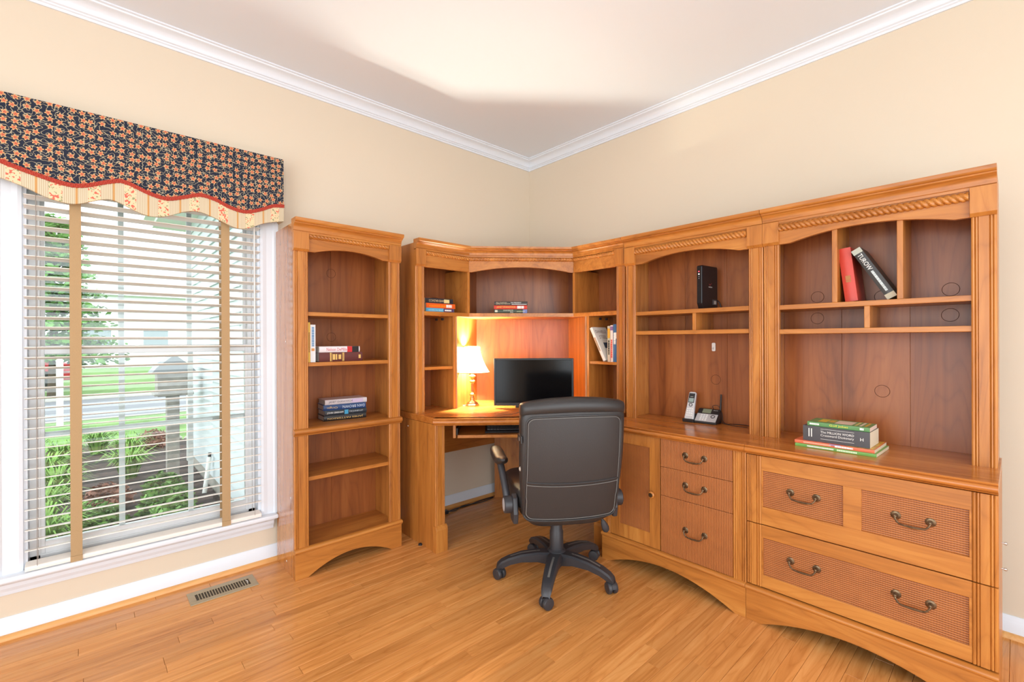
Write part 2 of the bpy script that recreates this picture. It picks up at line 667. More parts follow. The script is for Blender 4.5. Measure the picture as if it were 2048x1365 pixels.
def sash(z0, z1, y0, rail_b, rail_t, mz):
    s0, s1 = F0 + 0.012, F1 - 0.012
    sm = MB().box(s0, s0 + 0.036, y0, y0 + 0.03, z0, z1).box(s1 - 0.036, s1, y0, y0 + 0.03, z0, z1)
    sm.box(s0 + 0.036, s1 - 0.036, y0, y0 + 0.03, z0, z0 + rail_b).box(s0 + 0.036, s1 - 0.036, y0, y0 + 0.03, z1 - rail_t, z1)
    so = wpart('sash', sm, M_vinyl, 0.002)
    g = wpart('glass_pane', B(s0 + 0.03, s1 - 0.03, y0 + 0.012, y0 + 0.016, z0 + rail_b - 0.004, z1 - rail_t + 0.004), M_glass, parent=so)
    for x in (-2.625, -2.357):
        wpart('muntin', B(x - 0.011, x + 0.011, y0 + 0.017, y0 + 0.024, z0 + rail_b, z1 - rail_t), M_vinyl, parent=so)
    for z in mz:
        wpart('muntin', B(s0 + 0.034, s1 - 0.034, y0 + 0.0165, y0 + 0.0235, z - 0.011, z + 0.011), M_vinyl, parent=so)


sash(WZ0 + 0.03, 1.185, 0.055, 0.05, 0.036, (0.80,))
sash(1.150, WZ1 - 0.012, 0.09, 0.036, 0.04, ())

# ------------------------------------------------------------------ blind
blind = thing('window_blind', 'cream slatted venetian blind with tan cloth tapes in the window', 'blind', (-2.4975, -0.02, 0.28))
BX0, BX1 = WX0 + 0.006, WX1 - 0.006
bm_w = BX1 - BX0
cxb = -2.4975
tilt = math.radians(10.5)


def slat_mb():
    b = MB()
    n = 6
    vs = []
    for k in range(n + 1):
        t = k / n
        yy = -0.025 + 0.05 * t
        zz = 0.0016 * (1 - (2 * t - 1) ** 2)
        vs += [(-bm_w / 2, yy, zz + 0.0015), (bm_w / 2, yy, zz + 0.0015), (bm_w / 2, yy, zz - 0.0015), (-bm_w / 2, yy, zz - 0.0015)]
    fs = []
    for k in range(n):
        a, c = 4 * k, 4 * k + 4
        fs += [(a, a + 1, c + 1, c), (a + 1, a + 2, c + 2, c + 1), (a + 2, a + 3, c + 3, c + 2), (a + 3, a, c, c + 3)]
    fs += [(0, 3, 2, 1), (4 * n, 4 * n + 1, 4 * n + 2, 4 * n + 3)]
    return b.add(vs, fs)


SLAT = slat_mb().mesh('slat', M_slat)
NS = 39
for i in range(NS):
    o = bpy.data.objects.new('slat', SLAT)
    COL.objects.link(o)
    o.parent = blind
    o.location = (0, 0, 0.062 + i * 0.0417)
    o.rotation_euler = (-tilt, 0, 0)
rail = MB().prism([(-0.028, -0.016), (-0.030, -0.006), (-0.027, 0.004), (0.022, 0.012), (0.027, 0.006), (0.024, -0.012)], 'x', -bm_w / 2, bm_w / 2)
obj('bottom_rail', rail, M_slat, blind, 0.002)
obj('head_rail', B(-bm_w / 2, bm_w / 2, -0.028, 0.028, 1.66, 1.70), M_slat, blind)
TAPE_X = (-2.780 - cxb, -2.224 - cxb)
for tx in TAPE_X:
    pts = [(-0.0305, -0.014)] + [(-0.0295 + 0.0012 * math.sin(z * 75), z) for z in [0.03 * k for k in range(0, 56)]]
    b = MB()
    vs = []
    for yy, z in pts:
        vs += [(tx - 0.0185, yy, z), (tx + 0.0185, yy, z), (tx + 0.0185, yy + 0.001, z), (tx - 0.0185, yy + 0.001, z)]
    fs = []
    for k in range(len(pts) - 1):
        a, c = 4 * k, 4 * k + 4
        fs += [(a, a + 1, c + 1, c), (a + 1, a + 2, c + 2, c + 1), (a + 2, a + 3, c + 3, c + 2), (a + 3, a, c, c + 3)]
    b.add(vs, fs, True)
    b.box(tx - 0.019, tx + 0.019, -0.0335, -0.024, -0.024, 0.006)
    obj('cloth_tape', b, M_tape, blind)
    obj('cloth_tape', B(tx - 0.018, tx + 0.018, 0.0275, 0.0285, -0.012, 1.66), M_tape, blind)
for lx in (BX0 + 0.036 - cxb, BX1 - 0.032 - cxb):
    obj('ladder_cord', MB().tube([(lx, -0.0275, 0), (lx, -0.0275, 1.66)], 0.0011, 5).tube([(lx, 0.0275, 0), (lx, 0.0275, 1.66)], 0.0011, 5), mat('cord_grey', (150, 140, 132), 0.8), blind)
obj('tilt_wand', MB().tube([(0.405, -0.034, 1.62), (0.405, -0.036, 0.86)], 0.0036, 8), M_white, blind)

# ------------------------------------------------------------------ valance
RED = [(-3.12, 1.935), (-3.05, 1.925), (-2.992, 1.908), (-2.911, 1.883), (-2.81, 1.859), (-2.749, 1.865), (-2.668, 1.900), (-2.618, 1.910), (-2.53, 1.877), (-2.466, 1.867),
       (-2.399, 1.889), (-2.339, 1.911), (-2.277, 1.902), (-2.213, 1.876), (-2.146, 1.866), (-2.076, 1.889), (-2.014, 1.921), (-1.959, 1.930)]
BOT = [(-3.12, 1.866), (-3.05, 1.858), (-2.992, 1.844), (-2.931, 1.824), (-2.854, 1.790), (-2.78, 1.782), (-2.701, 1.815), (-2.652, 1.821), (-2.549, 1.778), (-2.476, 1.784),
       (-2.399, 1.820), (-2.339, 1.830), (-2.256, 1.804), (-2.191, 1.779), (-2.135, 1.783), (-2.053, 1.824), (-1.961, 1.849)]


def curve_z(lst):
    p = catmull([(a, b) for a, b in lst], 10)

    def f(x):
        for i in range(len(p) - 1):
            if p[i].x <= x <= p[i + 1].x:
                t = (x - p[i].x) / max(1e-6, p[i + 1].x - p[i].x)
                return p[i].y + t * (p[i + 1].y - p[i].y)
        return p[0].y if x < p[0].x else p[-1].y
    return f


fr_, fb_ = curve_z(RED), curve_z(BOT)


def floral():
    m = bpy.data.materials.new('navy_floral_print')
    m.use_nodes = True
    nt = m.node_tree
    N, L = nt.nodes, nt.links
    b = N['Principled BSDF']
    b.inputs['Roughness'].default_value = 0.8
    tc = N.new('ShaderNodeTexCoord')
    sp = N.new('ShaderNodeSeparateXYZ')
    L.new(tc.outputs['Object'], sp.inputs[0])
    cb = N.new('ShaderNodeCombineXYZ')
    L.new(sp.outputs['X'], cb.inputs[0])
    L.new(sp.outputs['Z'], cb.inputs[1])

    def math_(op, a, bb=None, cc=None):
        n = N.new('ShaderNodeMath')
        n.operation = op
        for i, v in enumerate((a, bb, cc)):
            if v is None:
                continue
            if isinstance(v, (int, float)):
                n.inputs[i].default_value = v
            else:
                L.new(v, n.inputs[i])
        return n.outputs[0]

    vo = N.new('ShaderNodeTexVoronoi')
    vo.voronoi_dimensions = '2D'
    vo.inputs['Scale'].default_value = 31.0
    vo.inputs['Randomness'].default_value = 0.45
    L.new(cb.outputs[0], vo.inputs['Vector'])
    sc = N.new('ShaderNodeVectorMath')
    sc.operation = 'SCALE'
    sc.inputs['Scale'].default_value = 1.0
    L.new(cb.outputs[0], sc.inputs[0])
    df = N.new('ShaderNodeVectorMath')
    df.operation = 'SUBTRACT'
    L.new(sc.outputs[0], df.inputs[0])
    L.new(vo.outputs['Position'], df.inputs[1])
    ds = N.new('ShaderNodeSeparateXYZ')
    L.new(df.outputs[0], ds.inputs[0])
    ang = math_('ARCTAN2', ds.outputs['Y'], ds.outputs['X'])
    cs = N.new('ShaderNodeSeparateColor')
    L.new(vo.outputs['Color'], cs.inputs[0])
    ph = math_('MULTIPLY_ADD', cs.outputs[0], 6.28, math_('MULTIPLY', ang, 5.0))
    pet = math_('MULTIPLY_ADD', math_('COSINE', ph), 0.085, 0.27)
    dist = vo.outputs['Distance']
    flower = math_('LESS_THAN', dist, pet)
    core = math_('LESS_THAN', dist, math_('MULTIPLY', pet, 0.62))
    # vines: thin contour lines of a small-scale noise
    ns = N.new('ShaderNodeTexNoise')
    ns.noise_dimensions = '2D'
    ns.inputs['Scale'].default_value = 62.0
    ns.inputs['Detail'].default_value = 0.5
    L.new(cb.outputs[0], ns.inputs['Vector'])
    vine = math_('LESS_THAN', math_('ABSOLUTE', math_('SUBTRACT', ns.outputs['Fac'], 0.5)), 0.032)
    nv = N.new('ShaderNodeTexNoise')
    nv.inputs['Scale'].default_value = 160
    L.new(tc.outputs['Object'], nv.inputs['Vector'])
    bgm = N.new('ShaderNodeMixRGB')
    bgm.inputs[1].default_value = lin((9, 12, 22))
    bgm.inputs[2].default_value = lin((26, 38, 66))
    L.new(nv.outputs['Fac'], bgm.inputs[0])

    def mix(f, a, c):
        n = N.new('ShaderNodeMixRGB')
        L.new(f, n.inputs[0])
        if isinstance(a, tuple):
            n.inputs[1].default_value = a
        else:
            L.new(a, n.inputs[1])
        n.inputs[2].default_value = c
        return n.outputs[0]
    c = mix(vine, bgm.outputs[0], lin((170, 160, 132)))
    c = mix(flower, c, lin((220, 170, 116)))
    c = mix(core, c, lin((196, 96, 70)))
    L.new(c, b.inputs['Base Color'])
    return m


def stripe():
    m = bpy.data.materials.new('cream_striped_ticking')
    m.use_nodes = True
    nt = m.node_tree
    N, L = nt.nodes, nt.links
    b = N['Principled BSDF']
    b.inputs['Roughness'].default_value = 0.8
    tc = N.new('ShaderNodeTexCoord')
    sp = N.new('ShaderNodeSeparateXYZ')
    L.new(tc.outputs['Object'], sp.inputs[0])

    def math_(op, a, bb=None, cc=None):
        n = N.new('ShaderNodeMath')
        n.operation = op
        for i, v in enumerate((a, bb, cc)):
            if v is None:
                continue
            if isinstance(v, (int, float)):
                n.inputs[i].default_value = v
            else:
                L.new(v, n.inputs[i])
        return n.outputs[0]

    def mix(f, a, c):
        n = N.new('ShaderNodeMixRGB')
        L.new(f, n.inputs[0])
        if isinstance(a, tuple):
            n.inputs[1].default_value = a
        else:
            L.new(a, n.inputs[1])
        n.inputs[2].default_value = c
        return n.outputs[0]
    x = math_('ADD', sp.outputs['X'], 10.0)
    fine = math_('LESS_THAN', math_('FRACT', math_('MULTIPLY', x, 165.0)), 0.35)
    per = math_('FRACT', math_('MULTIPLY', x, 8.4))
    band = math_('LESS_THAN', math_('ABSOLUTE', math_('SUBTRACT', per, 0.5)), 0.17)
    dotl = math_('LESS_THAN', math_('ABSOLUTE', math_('SUBTRACT', per, 0.03)), 0.03)
    ns = N.new('ShaderNodeTexNoise')
    ns.inputs['Scale'].default_value = 95
    ns.inputs['Detail'].default_value = 1
    L.new(tc.outputs['Object'], ns.inputs['Vector'])
    fl = math_('MULTIPLY', math_('GREATER_THAN', ns.outputs['Fac'], 0.60), band)
    gr = math_('MULTIPLY', math_('LESS_THAN', ns.outputs['Fac'], 0.36), band)
    c = mix(fine, lin((214, 200, 172)), lin((186, 166, 134)))
    c = mix(band, c, lin((224, 204, 164)))
    c = mix(gr, c, lin((150, 150, 110)))
    c = mix(fl, c, lin((216, 104, 84)))
    c = mix(dotl, c, lin((200, 150, 90)))
    L.new(c, b.inputs['Base Color'])
    return m


M_flor, M_strp = floral(), stripe()
M_red = mat('red_gimp_braid', (178, 62, 44), 0.75, bump=0.6, bscale=500, var=0.2)
val = thing('window_valance', 'navy floral fabric valance with scalloped striped hem and red braid', 'valance', (-2.54, 0, 1.78))
VI = Matrix.Translation((2.54, 0, -1.78))
VX0, VX1, VY, VT = -3.12, -1.960, -0.1, 2.182
xs = [VX0 + (VX1 - VX0) * i / 110 for i in range(111)]


def vpart(name, mb, m, bevel=0.0):
    return obj(name, mb.xf(VI), m, val, bevel)


vpart('patterned_cloth', MB().strip(xs, [fr_(x) for x in xs], [VT] * 111, VY, VY + 0.012)
      .box(VX1 - 0.012, VX1, VY + 0.012, -0.001, 1.93, VT).box(VX0, VX0 + 0.012, VY + 0.012, -0.001, 1.935, VT), M_flor)
vpart('striped_hem', MB().strip(xs, [fb_(x) for x in xs], [fr_(x) + 0.001 for x in xs], VY - 0.001, VY + 0.013)
      .box(VX1 - 0.013, VX1 + 0.0005, VY + 0.013, -0.001, 1.849, 1.93), M_strp)
vpart('lining', MB().strip(xs, [fb_(x) + 0.002 for x in xs], [VT - 0.004] * 111, VY + 0.0135, VY + 0.016), mat('lining_tan', (206, 186, 150), 0.9))
vpart('top_board', B(VX0 + 0.012, VX1 - 0.012, VY + 0.017, -0.001, VT - 0.02, VT - 0.002), mat('board_raw', (196, 178, 150), 0.8))
for ph in (0.0, pi):
    pts = []
    L_ = 0.0
    px = VX0
    n = 560
    for i in range(n + 1):
        x = VX0 + (VX1 - VX0 + 0.001) * i / n
        pts.append((x, VY - 0.004 - 0.0012 * math.sin(i * 0.9 + ph), fr_(x) + 0.0075 * math.sin(i * 0.9 + ph)))
    vpart('braid_trim', MB().tube(pts, 0.0034, 5), M_red)
vpart('braid_core', MB().tube([(x, VY - 0.002, fr_(x)) for x in xs], 0.0042, 6), M_red)

# ------------------------------------------------------------------ floor vent
vent = thing('floor_register', 'tan metal floor register vent beneath the window', 'vent', (-2.262, -0.178, 0))
fx, fy = 0.140, 0.066
ve = MB()
ve.prism([(-fx, -fy), (fx, -fy), (fx, fy), (-fx, fy)], 'z', 0.0, 0.001)
fm = MB()
fm.box(-fx, fx, -fy, -0.034, 0, 0.004).box(-fx, fx, 0.034, fy, 0, 0.004).box(-fx, -0.112, -0.034, 0.034, 0, 0.004).box(0.112, fx, -0.034, 0.034, 0, 0.004)
obj('frame', fm, M_vent, vent, 0.002)
obj('duct_plate', B(-0.112, 0.112, -0.034, 0.034, 0.0002, 0.0008), mat('vent_dark', (70, 60, 46), 0.7), vent)
LV = B(-0.0016, 0.0016, -0.034, 0.034, 0.0009, 0.0038).mesh('louver', M_vent)
for i in range(19):
    o = bpy.data.objects.new('louver', LV)
    COL.objects.link(o)
    o.parent = vent
    o.location = (-0.1 + i * 0.2 / 18, 0, 0)
obj('damper_lever', MB().tube([(0.100, -0.02, 0.003), (0.104, 0.0, 0.006), (0.099, 0.012, 0.006)], 0.0022, 6), M_silver, vent)

# ------------------------------------------------------------------ cabinetry helpers


def arch(x0, x1, e, z0, rise, n=28, flat=False):
    xs = [x0, x0 + e * 0.6]
    xs += [x0 + e + (x1 - x0 - 2 * e) * i / n for i in range(n + 1)]
    xs += [x1 - e * 0.6, x1]
    zs = []
    for x in xs:
        t = (x - x0 - e) / (x1 - x0 - 2 * e)
        if t <= 0 or t >= 1:
            zs.append(z0)
        else:
            zs.append(z0 + rise * (1 - abs(2 * t - 1) ** 2.0))
    return xs, zs


def pilaster(x0, x1, z0, z1, y=0.0, d=0.02):
    """flat shaft with a bead and quirk along both edges"""
    p = [(x0, y + d), (x0, y + 0.003), (x0 + 0.002, y + 0.001), (x0 + 0.005, y), (x0 + 0.008, y + 0.001), (x0 + 0.0095, y + 0.004),
         (x0 + 0.011, y + 0.001), (x0 + 0.0135, y - 0.0005), (x0 + 0.016, y + 0.001), (x0 + 0.0175, y + 0.0035), (x0 + 0.019, y),
         (x1 - 0.019, y), (x1 - 0.0175, y + 0.0035), (x1 - 0.016, y + 0.001), (x1 - 0.0135, y - 0.0005), (x1 - 0.011, y + 0.001),
         (x1 - 0.0095, y + 0.004), (x1 - 0.008, y + 0.001), (x1 - 0.005, y), (x1 - 0.002, y + 0.001), (x1, y + 0.003), (x1, y + d)]
    return MB().prism(p, 'z', z0, z1)


def capital(x0, x1, z0, z1, y):
    """block under the cornice with a chamfered foot"""
    b = MB()
    c = 0.010
    b.prism([(y + 0.03, z0), (y + c, z0), (y, z0 + c * 1.2), (y, z1), (y + 0.03, z1)], 'x', x0, x1)
    return b


def cornice_profile(zb, zt, out=0.046):
    h = zt - zb
    k = out / 0.046
    p = [(-0.02, 0), (0.006, 0), (0.008, 0.010), (0.012, 0.012), (0.013, 0.020)]
    for i in range(1, 7):
        t = i / 6 * pi / 2
        p.append((0.013 + 0.018 * (1 - math.cos(t)), 0.020 + 0.024 * math.sin(t)))
    p += [(0.033, 0.046), (0.033, 0.050), (0.040, 0.051), (0.044, 0.055), (0.046, 0.060), (0.046, 0.072), (-0.02, 0.072)]
    return [(a * k if a > 0 else a, zb + b * h / 0.072) for a, b in p]


def round_edge(z0, z1, o=0.0, r=0.018):
    """worktop nosing: flat top step, round belly, returning fillet"""
    h = z1 - z0
    p = [(-0.03, z0), (o - 0.010, z0), (o - 0.008, z0 + h * .10)]
    for i in range(0, 9):
        t = -pi / 2 + i / 8 * pi
        p.append((o - 0.010 + 0.010 * math.cos(t), z0 + h * (.45 + .30 * math.sin(t))))
    p += [(o - 0.009, z0 + h * .80), (o - 0.005, z0 + h * .84), (o - 0.004, z0 + h * .95), (o - 0.006, z1), (-0.03, z1)]
    return p


def bead_profile(z0, z1, o):
    h = z1 - z0
    p = [(-0.012, z0), (o * 0.35, z0), (o * 0.45, z0 + h * .18)]
    for i in range(0, 7):
        t = -pi / 2 + i / 6 * pi
        p.append((o * 0.5 + o * 0.5 * math.cos(t), z0 + h * (.58 + .36 * math.sin(t))))
    p += [(o * 0.3, z1), (-0.012, z1)]
    return p


def knockout(parent, x, z, y, r=0.026):
    ring = MB().tube([(x + r * math.cos(2 * pi * k / 24), y, z + r * math.sin(2 * pi * k / 24)) for k in range(24)], 0.0009, 4, closed=True)
    return obj('cable_knockout', ring, M_knock, parent)


def bail_handle(parent, x, z, y, half=0.046):
    b = MB()
    for s in (-1, 1):
        c = (x + s * half, y, z)
        b.lathe([(0.0004, -0.0062), (0.006, -0.0058), (0.0075, -0.003), (0.011, -0.0028), (0.0145, -0.0012), (0.0150, 0.0)], c, 18, 'y')
        b.lathe([(0.0035, -0.016), (0.0045, -0.012), (0.0035, -0.005)], c, 10, 'y')
        b.lathe([(0.0005, -0.021), (0.0048, -0.0195), (0.0058, -0.0165), (0.0048, -0.0135), (0.0005, -0.012)], c, 12, 'y')
    pts = [(x - half, y - 0.0165, z), (x - half + 0.001, y - 0.019, z - 0.007), (x - half + 0.010, y - 0.023, z - 0.019), (x - half + 0.022, y - 0.024, z - 0.0225),
           (x - 0.012, y - 0.0245, z - 0.0235)]
    pts += [(x, y - 0.0245, z - 0.0238)] + [(2 * x - p[0], p[1], p[2]) for p in pts[::-1]]
    rr = [0.0034, 0.0034, 0.0030, 0.0034, 0.0040, 0.0043, 0.0040, 0.0034, 0.0030, 0.0034, 0.0034]
    b.tube(catmull(pts, 3), [rr[min(10, i // 3)] for i in range(31)], 8)
    return obj('handle', b, M_bronze, parent, label='antique bronze bail pull')


def back_panel(parent, x0, x1, y, z0, z1, n=3):
    """thin back in a few upright sheets with fine V joints"""
    w = (x1 - x0) / n
    for i in range(n):
        obj('back_panel', B(x0 + i * w + 0.0004, x0 + (i + 1) * w - 0.0004, y, y + 0.006, z0, z1), W_back, parent, 0.0006, seg=1)


# ------------------------------------------------------------------ bookcase by the window
bc = thing('bookcase', 'tall narrow cherry bookcase with open shelves beside the window', 'bookcase', (-1.981, -0.326, 0))
BW, BD = 0.590, 0.292


def shelf_unit_sides(t, W, D, z0, z1, y0=0.0):
    obj('side_panel', B(0, 0.018, y0 + 0.018, D, z0, z1), W_side, t, 0.001)
    obj('side_panel', B(W - 0.018, W, y0 + 0.018, D, z0, z1), W_v, t, 0.001)


shelf_unit_sides(bc, BW, BD, 0.0, 1.80)
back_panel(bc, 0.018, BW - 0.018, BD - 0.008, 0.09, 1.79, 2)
for z0, z1 in ((0.152, 0.724), (0.755, 1.657)):
    obj('pilaster', pilaster(0, 0.070, z0, z1), W_v, bc)
    obj('pilaster', pilaster(BW - 0.070, BW, z0, z1), W_v, bc)
for x0, x1 in ((-0.003, 0.072), (BW - 0.072, BW + 0.003)):
    obj('capital', capital(x0, x1, 1.657, 1.752, -0.014), W_v, bc, 0.001)
xs_, zs_ = arch(0.072, BW - 0.072, 0.035, 1.660, 0.028)
obj('arched_rail', MB().strip(xs_, zs_, [1.76] * len(xs_), 0.0, 0.02), W_h, bc, 0.001)
obj('rope_molding', MB().rope((0.074, -0.002, 1.737), (BW - 0.074, -0.002, 1.737), 0.0115), W_h, bc)
obj('cornice', MB().sweep(cornice_profile(1.748, 1.818), [(-0.004, 0.0), (BW + 0.004, 0.0)]), W_h, bc)
obj('top_panel', B(0.018, BW - 0.018, 0.02, BD, 1.775, 1.793), W_h, bc)
for z in (1.352, 1.091, 0.502):
    obj('shelf', B(0.019, BW - 0.019, 0.014, BD - 0.009, z - 0.020, z), W_h, bc, 0.0015)
obj('fixed_shelf', B(0.019, BW - 0.019, 0.012, BD - 0.009, 0.728, 0.7562), W_h, bc)
obj('waist_molding', MB().sweep(bead_profile(0.722, 0.757, 0.020), [(-0.004, 0.0), (BW + 0.004, 0.0)]), W_h, bc)
obj('bottom_shelf', B(0.019, BW - 0.019, 0.0, BD - 0.009, 0.122, 0.141), W_h, bc)
obj('base_molding', MB().sweep(bead_profile(0.128, 0.154, 0.016), [(-0.003, -0.004), (BW + 0.003, -0.004)]), W_h, bc)
xs_, zs_ = arch(0, BW, 0.062, 0.0, 0.068)
obj('skirt', MB().strip(xs_, zs_, [0.130] * len(xs_), -0.010, 0.012), W_h, bc, 0.001)
for z in (1.60, 1.225):
    knockout(bc, 0.297, z, BD - 0.0085)
for zz, yy in ((0.055, 0.13), (0.40, 0.06), (1.2, 0.13)):
    obj('screw_cap', MB().lathe([(0.0045, -0.0008), (0.0045, 0.0)], (0, yy, zz), 10, 'x'), M_white, bc)

# ------------------------------------------------------------------ right wall units (fronts face -x)
RZ = -pi / 2


def hutch(t, W, D, zb, shelves, dividers, ztop=1.797):
    z_l = 1.632
    shelf_unit_sides(t, W, D, zb, ztop - 0.012)
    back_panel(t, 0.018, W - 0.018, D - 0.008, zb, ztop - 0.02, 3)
    obj('pilaster', pilaster(0, 0.064, zb, z_l), W_v, t)
    obj('pilaster', pilaster(W - 0.064, W, zb, z_l), W_v, t)
    obj('capital', capital(-0.001, 0.067, z_l, 1.736, -0.014), W_v, t, 0.001)
    obj('capital', capital(W - 0.067, W + 0.001, z_l, 1.736, -0.014), W_v, t, 0.001)
    xs, zs = arch(0.066, W - 0.066, 0.042, 1.633, 0.036)
    obj('arched_rail', MB().strip(xs, zs, [1.745] * len(xs), 0.0, 0.02), W_h, t, 0.001)
    obj('rope_molding', MB().rope((0.069, -0.004, 1.707), (W - 0.069, -0.004, 1.707), 0.0165), W_h, t)
    obj('cornice', MB().sweep(cornice_profile(1.728, ztop), [(-0.0005, 0.0), (W + 0.0005, 0.0)]), W_h, t)
    obj('top_panel', B(0.018, W - 0.018, 0.02, D, ztop - 0.036, ztop - 0.02), W_h, t)
    for z in shelves:
        obj('shelf', B(0.019, W - 0.019, 0.008, D - 0.009, z - 0.021, z), W_h, t, 0.0015)
    for x, z0, z1 in dividers:
        obj('divider', B(x - 0.0095, x + 0.0095, 0.010, D - 0.009, z0, z1), W_v, t, 0.0015)


CZ = 0.750    # worktop height of the cabinets
hA = thing('hutch', 'cherry hutch holding the black router above the telephone', 'hutch', (-0.42, -1.225, CZ), RZ)
for_h = Matrix.Translation((0, 0, -CZ))
hB = thing('hutch', 'cherry hutch holding the leaning red book, nearest the right edge', 'hutch', (-0.42, -1.975, CZ), RZ)


def build_local(fn, t, dz):
    before = set(bpy.data.objects)
    fn()
    for o in set(bpy.data.objects) - before:
        if o.parent is t:
            o.location.z += dz


build_local(lambda: hutch(hA, 0.747, 0.225, CZ, (1.362, 1.252), [(0.409, 1.252, 1.341)]), hA, -CZ)
build_local(lambda: [knockout(hA, 0.43, 0.982, 0.2165)], hA, -CZ)
build_local(lambda: hutch(hB, 0.750, 0.225, CZ, (1.357, 1.247), [(0.385, 1.247, 1.336), (0.275, 1.357, 1.75), (0.489, 1.357, 1.75)]), hB, -CZ)
build_local(lambda: [knockout(hB, a, b, 0.2165) for a, b in ((0.161, 1.40), (0.160, 1.300), (0.401, 1.385), (0.401, 0.975), (0.618, 1.398), (0.616, 1.296))], hB, -CZ)


def cabinet_carcass(t, W, D, arch_e, rise):
    obj('side_panel', B(0, 0.018, 0.02, D, 0, 0.715), W_v, t, 0.001)
    obj('side_panel', B(W - 0.018, W, 0.02, D, 0, 0.715), W_v, t, 0.001)
    obj('back_board', B(0.018, W - 0.018, D - 0.008, D, 0.05, 0.715), W_back, t)
    obj('carcass_floor', B(0.018, W - 0.018, 0.02, D - 0.008, 0.12, 0.138), M_groove, t)
    top = MB().box(0.0003, W - 0.0003, 0.028, D + 0.003, 0.716, CZ)
    top.sweep(round_edge(0.714, CZ, 0.022), [(0.0003, 0.0), (W - 0.0003, 0.0)])
    obj('worktop', top, W_top, t)
    obj('base_molding', MB().sweep(bead_profile(0.126, 0.150, 0.016), [(0.0003, -0.002), (W - 0.0003, -0.002)]), W_h, t)
    xs, zs = arch(0.0003, W - 0.0003, arch_e, 0.0, rise)
    obj('skirt', MB().strip(xs, zs, [0.128] * len(xs), -0.008, 0.012), W_h, t, 0.001)


# door-and-drawer cabinet
c1 = thing('storage_cabinet', 'cherry base cabinet with woven door and three small rattan drawers', 'cabinet', (-0.645, -1.222, 0), RZ)
W1, D1 = 0.757, 0.445
cabinet_carcass(c1, W1, D1, 0.046, 0.078)
obj('pilaster', pilaster(W1 - 0.056, W1 - 0.0005, 0.150, 0.714), W_v, c1)
obj('pilaster', pilaster(0.0005, 0.050, 0.150, 0.714), W_v, c1)
dx0, dx1, dz0, dz1 = 0.053, 0.348, 0.153, 0.711
door = obj('door', MB().box(dx0, dx0 + 0.058, 0.0, 0.02, dz0, dz1).box(dx1 - 0.058, dx1, 0.0, 0.02, dz0, dz1)
           .box(dx0 + 0.058, dx1 - 0.058, 0.001, 0.02, dz1 - 0.056, dz1).box(dx0 + 0.058, dx1 - 0.058, 0.001, 0.02, dz0, dz0 + 0.070), W_v, c1, 0.001)
obj('rattan_panel', B(dx0 + 0.056, dx1 - 0.056, 0.006, 0.014, dz0 + 0.066, dz1 - 0.052), M_ratv, door)
obj('knob', MB().lathe([(0.0005, -0.022), (0.013, -0.0215), (0.0175, -0.017), (0.0175, -0.013), (0.010, -0.008), (0.009, 0.0)], (0.308, 0, 0.423), 20, 'y'), W_v, door)
obj('knob_inlay', MB().lathe([(0.0004, -0.0225), (0.0110, -0.0223), (0.0110, -0.021)], (0.308, 0, 0.423), 18, 'y'), M_bronze, door)
for z0, z1, hz in ((0.5735, 0.712, 0.650), (0.4315, 0.572, 0.508), (0.152, 0.430, 0.294)):
    dr = obj('drawer', B(0.352, 0.699, 0.000, 0.02, z0, z1), M_ratv, c1, 0.0015)
    bail_handle(dr, 0.527, hz, 0.0)

# two-drawer lateral file cabinet
c2 = thing('file_cabinet', 'wide cherry file cabinet with two deep drawers and rattan panels', 'cabinet', (-0.645, -1.9795, 0), RZ)
W2 = 0.752
cabinet_carcass(c2, W2, D1, 0.060, 0.070)
for z0, z1, pans in ((0.421, 0.708, ((0.065, 0.347, 0.494, 0.647), (0.403, 0.686, 0.484 + 0.009, 0.646))), (0.155, 0.417, ((0.066, 0.685, 0.207, 0.364),))):
    dr = MB()
    # frame: stiles left/right, rails, centre stile
    fx0, fx1 = 0.0600, W2 - 0.0600
    pz0, pz1 = pans[0][2], pans[0][3]
    dr.box(fx0, fx1, 0.002, 0.02, z0, pz0).box(fx0, fx1, 0.002, 0.02, pz1, z1)
    edges = [fx0] + [v for p in pans for v in (p[0], p[1])] + [fx1]
    for i in range(0, len(edges), 2):
        dr.box(edges[i], edges[i + 1], 0.002, 0.02, pz0, pz1)
    d_o = obj('drawer', dr, W_h, c2, 0.001)
    obj('drawer_pilaster', pilaster(0.001, 0.0595, z0, z1, 0.0), W_v, d_o)
    obj('drawer_pilaster', pilaster(W2 - 0.0595, W2 - 0.001, z0, z1, 0.0), W_v, d_o)
    for p in pans:
        obj('rattan_panel', B(p[0] - 0.003, p[1] + 0.003, 0.009, 0.016, pz0 - 0.003, pz1 + 0.003), M_rath, d_o)
    hz = 0.578 if z0 > 0.4 else 0.299
    bail_handle(d_o, 0.2135, hz, 0.009)
    bail_handle(d_o, 0.5465, hz, 0.009)
for xx, zz in ((0.395, 0.445), (0.33, 0.372)):
    obj('connector_bolt', MB().lathe([(0.003, 0.0), (0.003, 0.006), (0.0055, 0.007), (0.0055, 0.013), (0.003, 0.015)], (W2, xx, zz), 10, 'x'), M_chrome, c2)

# ------------------------------------------------------------------ corner desk and its hutch (built in room axes)


def mir(p):
    """mirror of the left wing onto the right wing of the corner unit"""
    return (p[1] - 0.015, p[0] + 0.121)


DZ = 0.762
desk = thing('corner_desk', 'cherry corner desk with diagonal front and pull-out keyboard tray', 'desk', (-0.95, -0.85, 0))
DI = Matrix.Translation((0.95, 0.85, 0))


def dpart(name, mb, m, bevel=0.0, parent=None, label=None):
    return obj(name, mb.xf(DI), m, parent or desk, bevel, label)


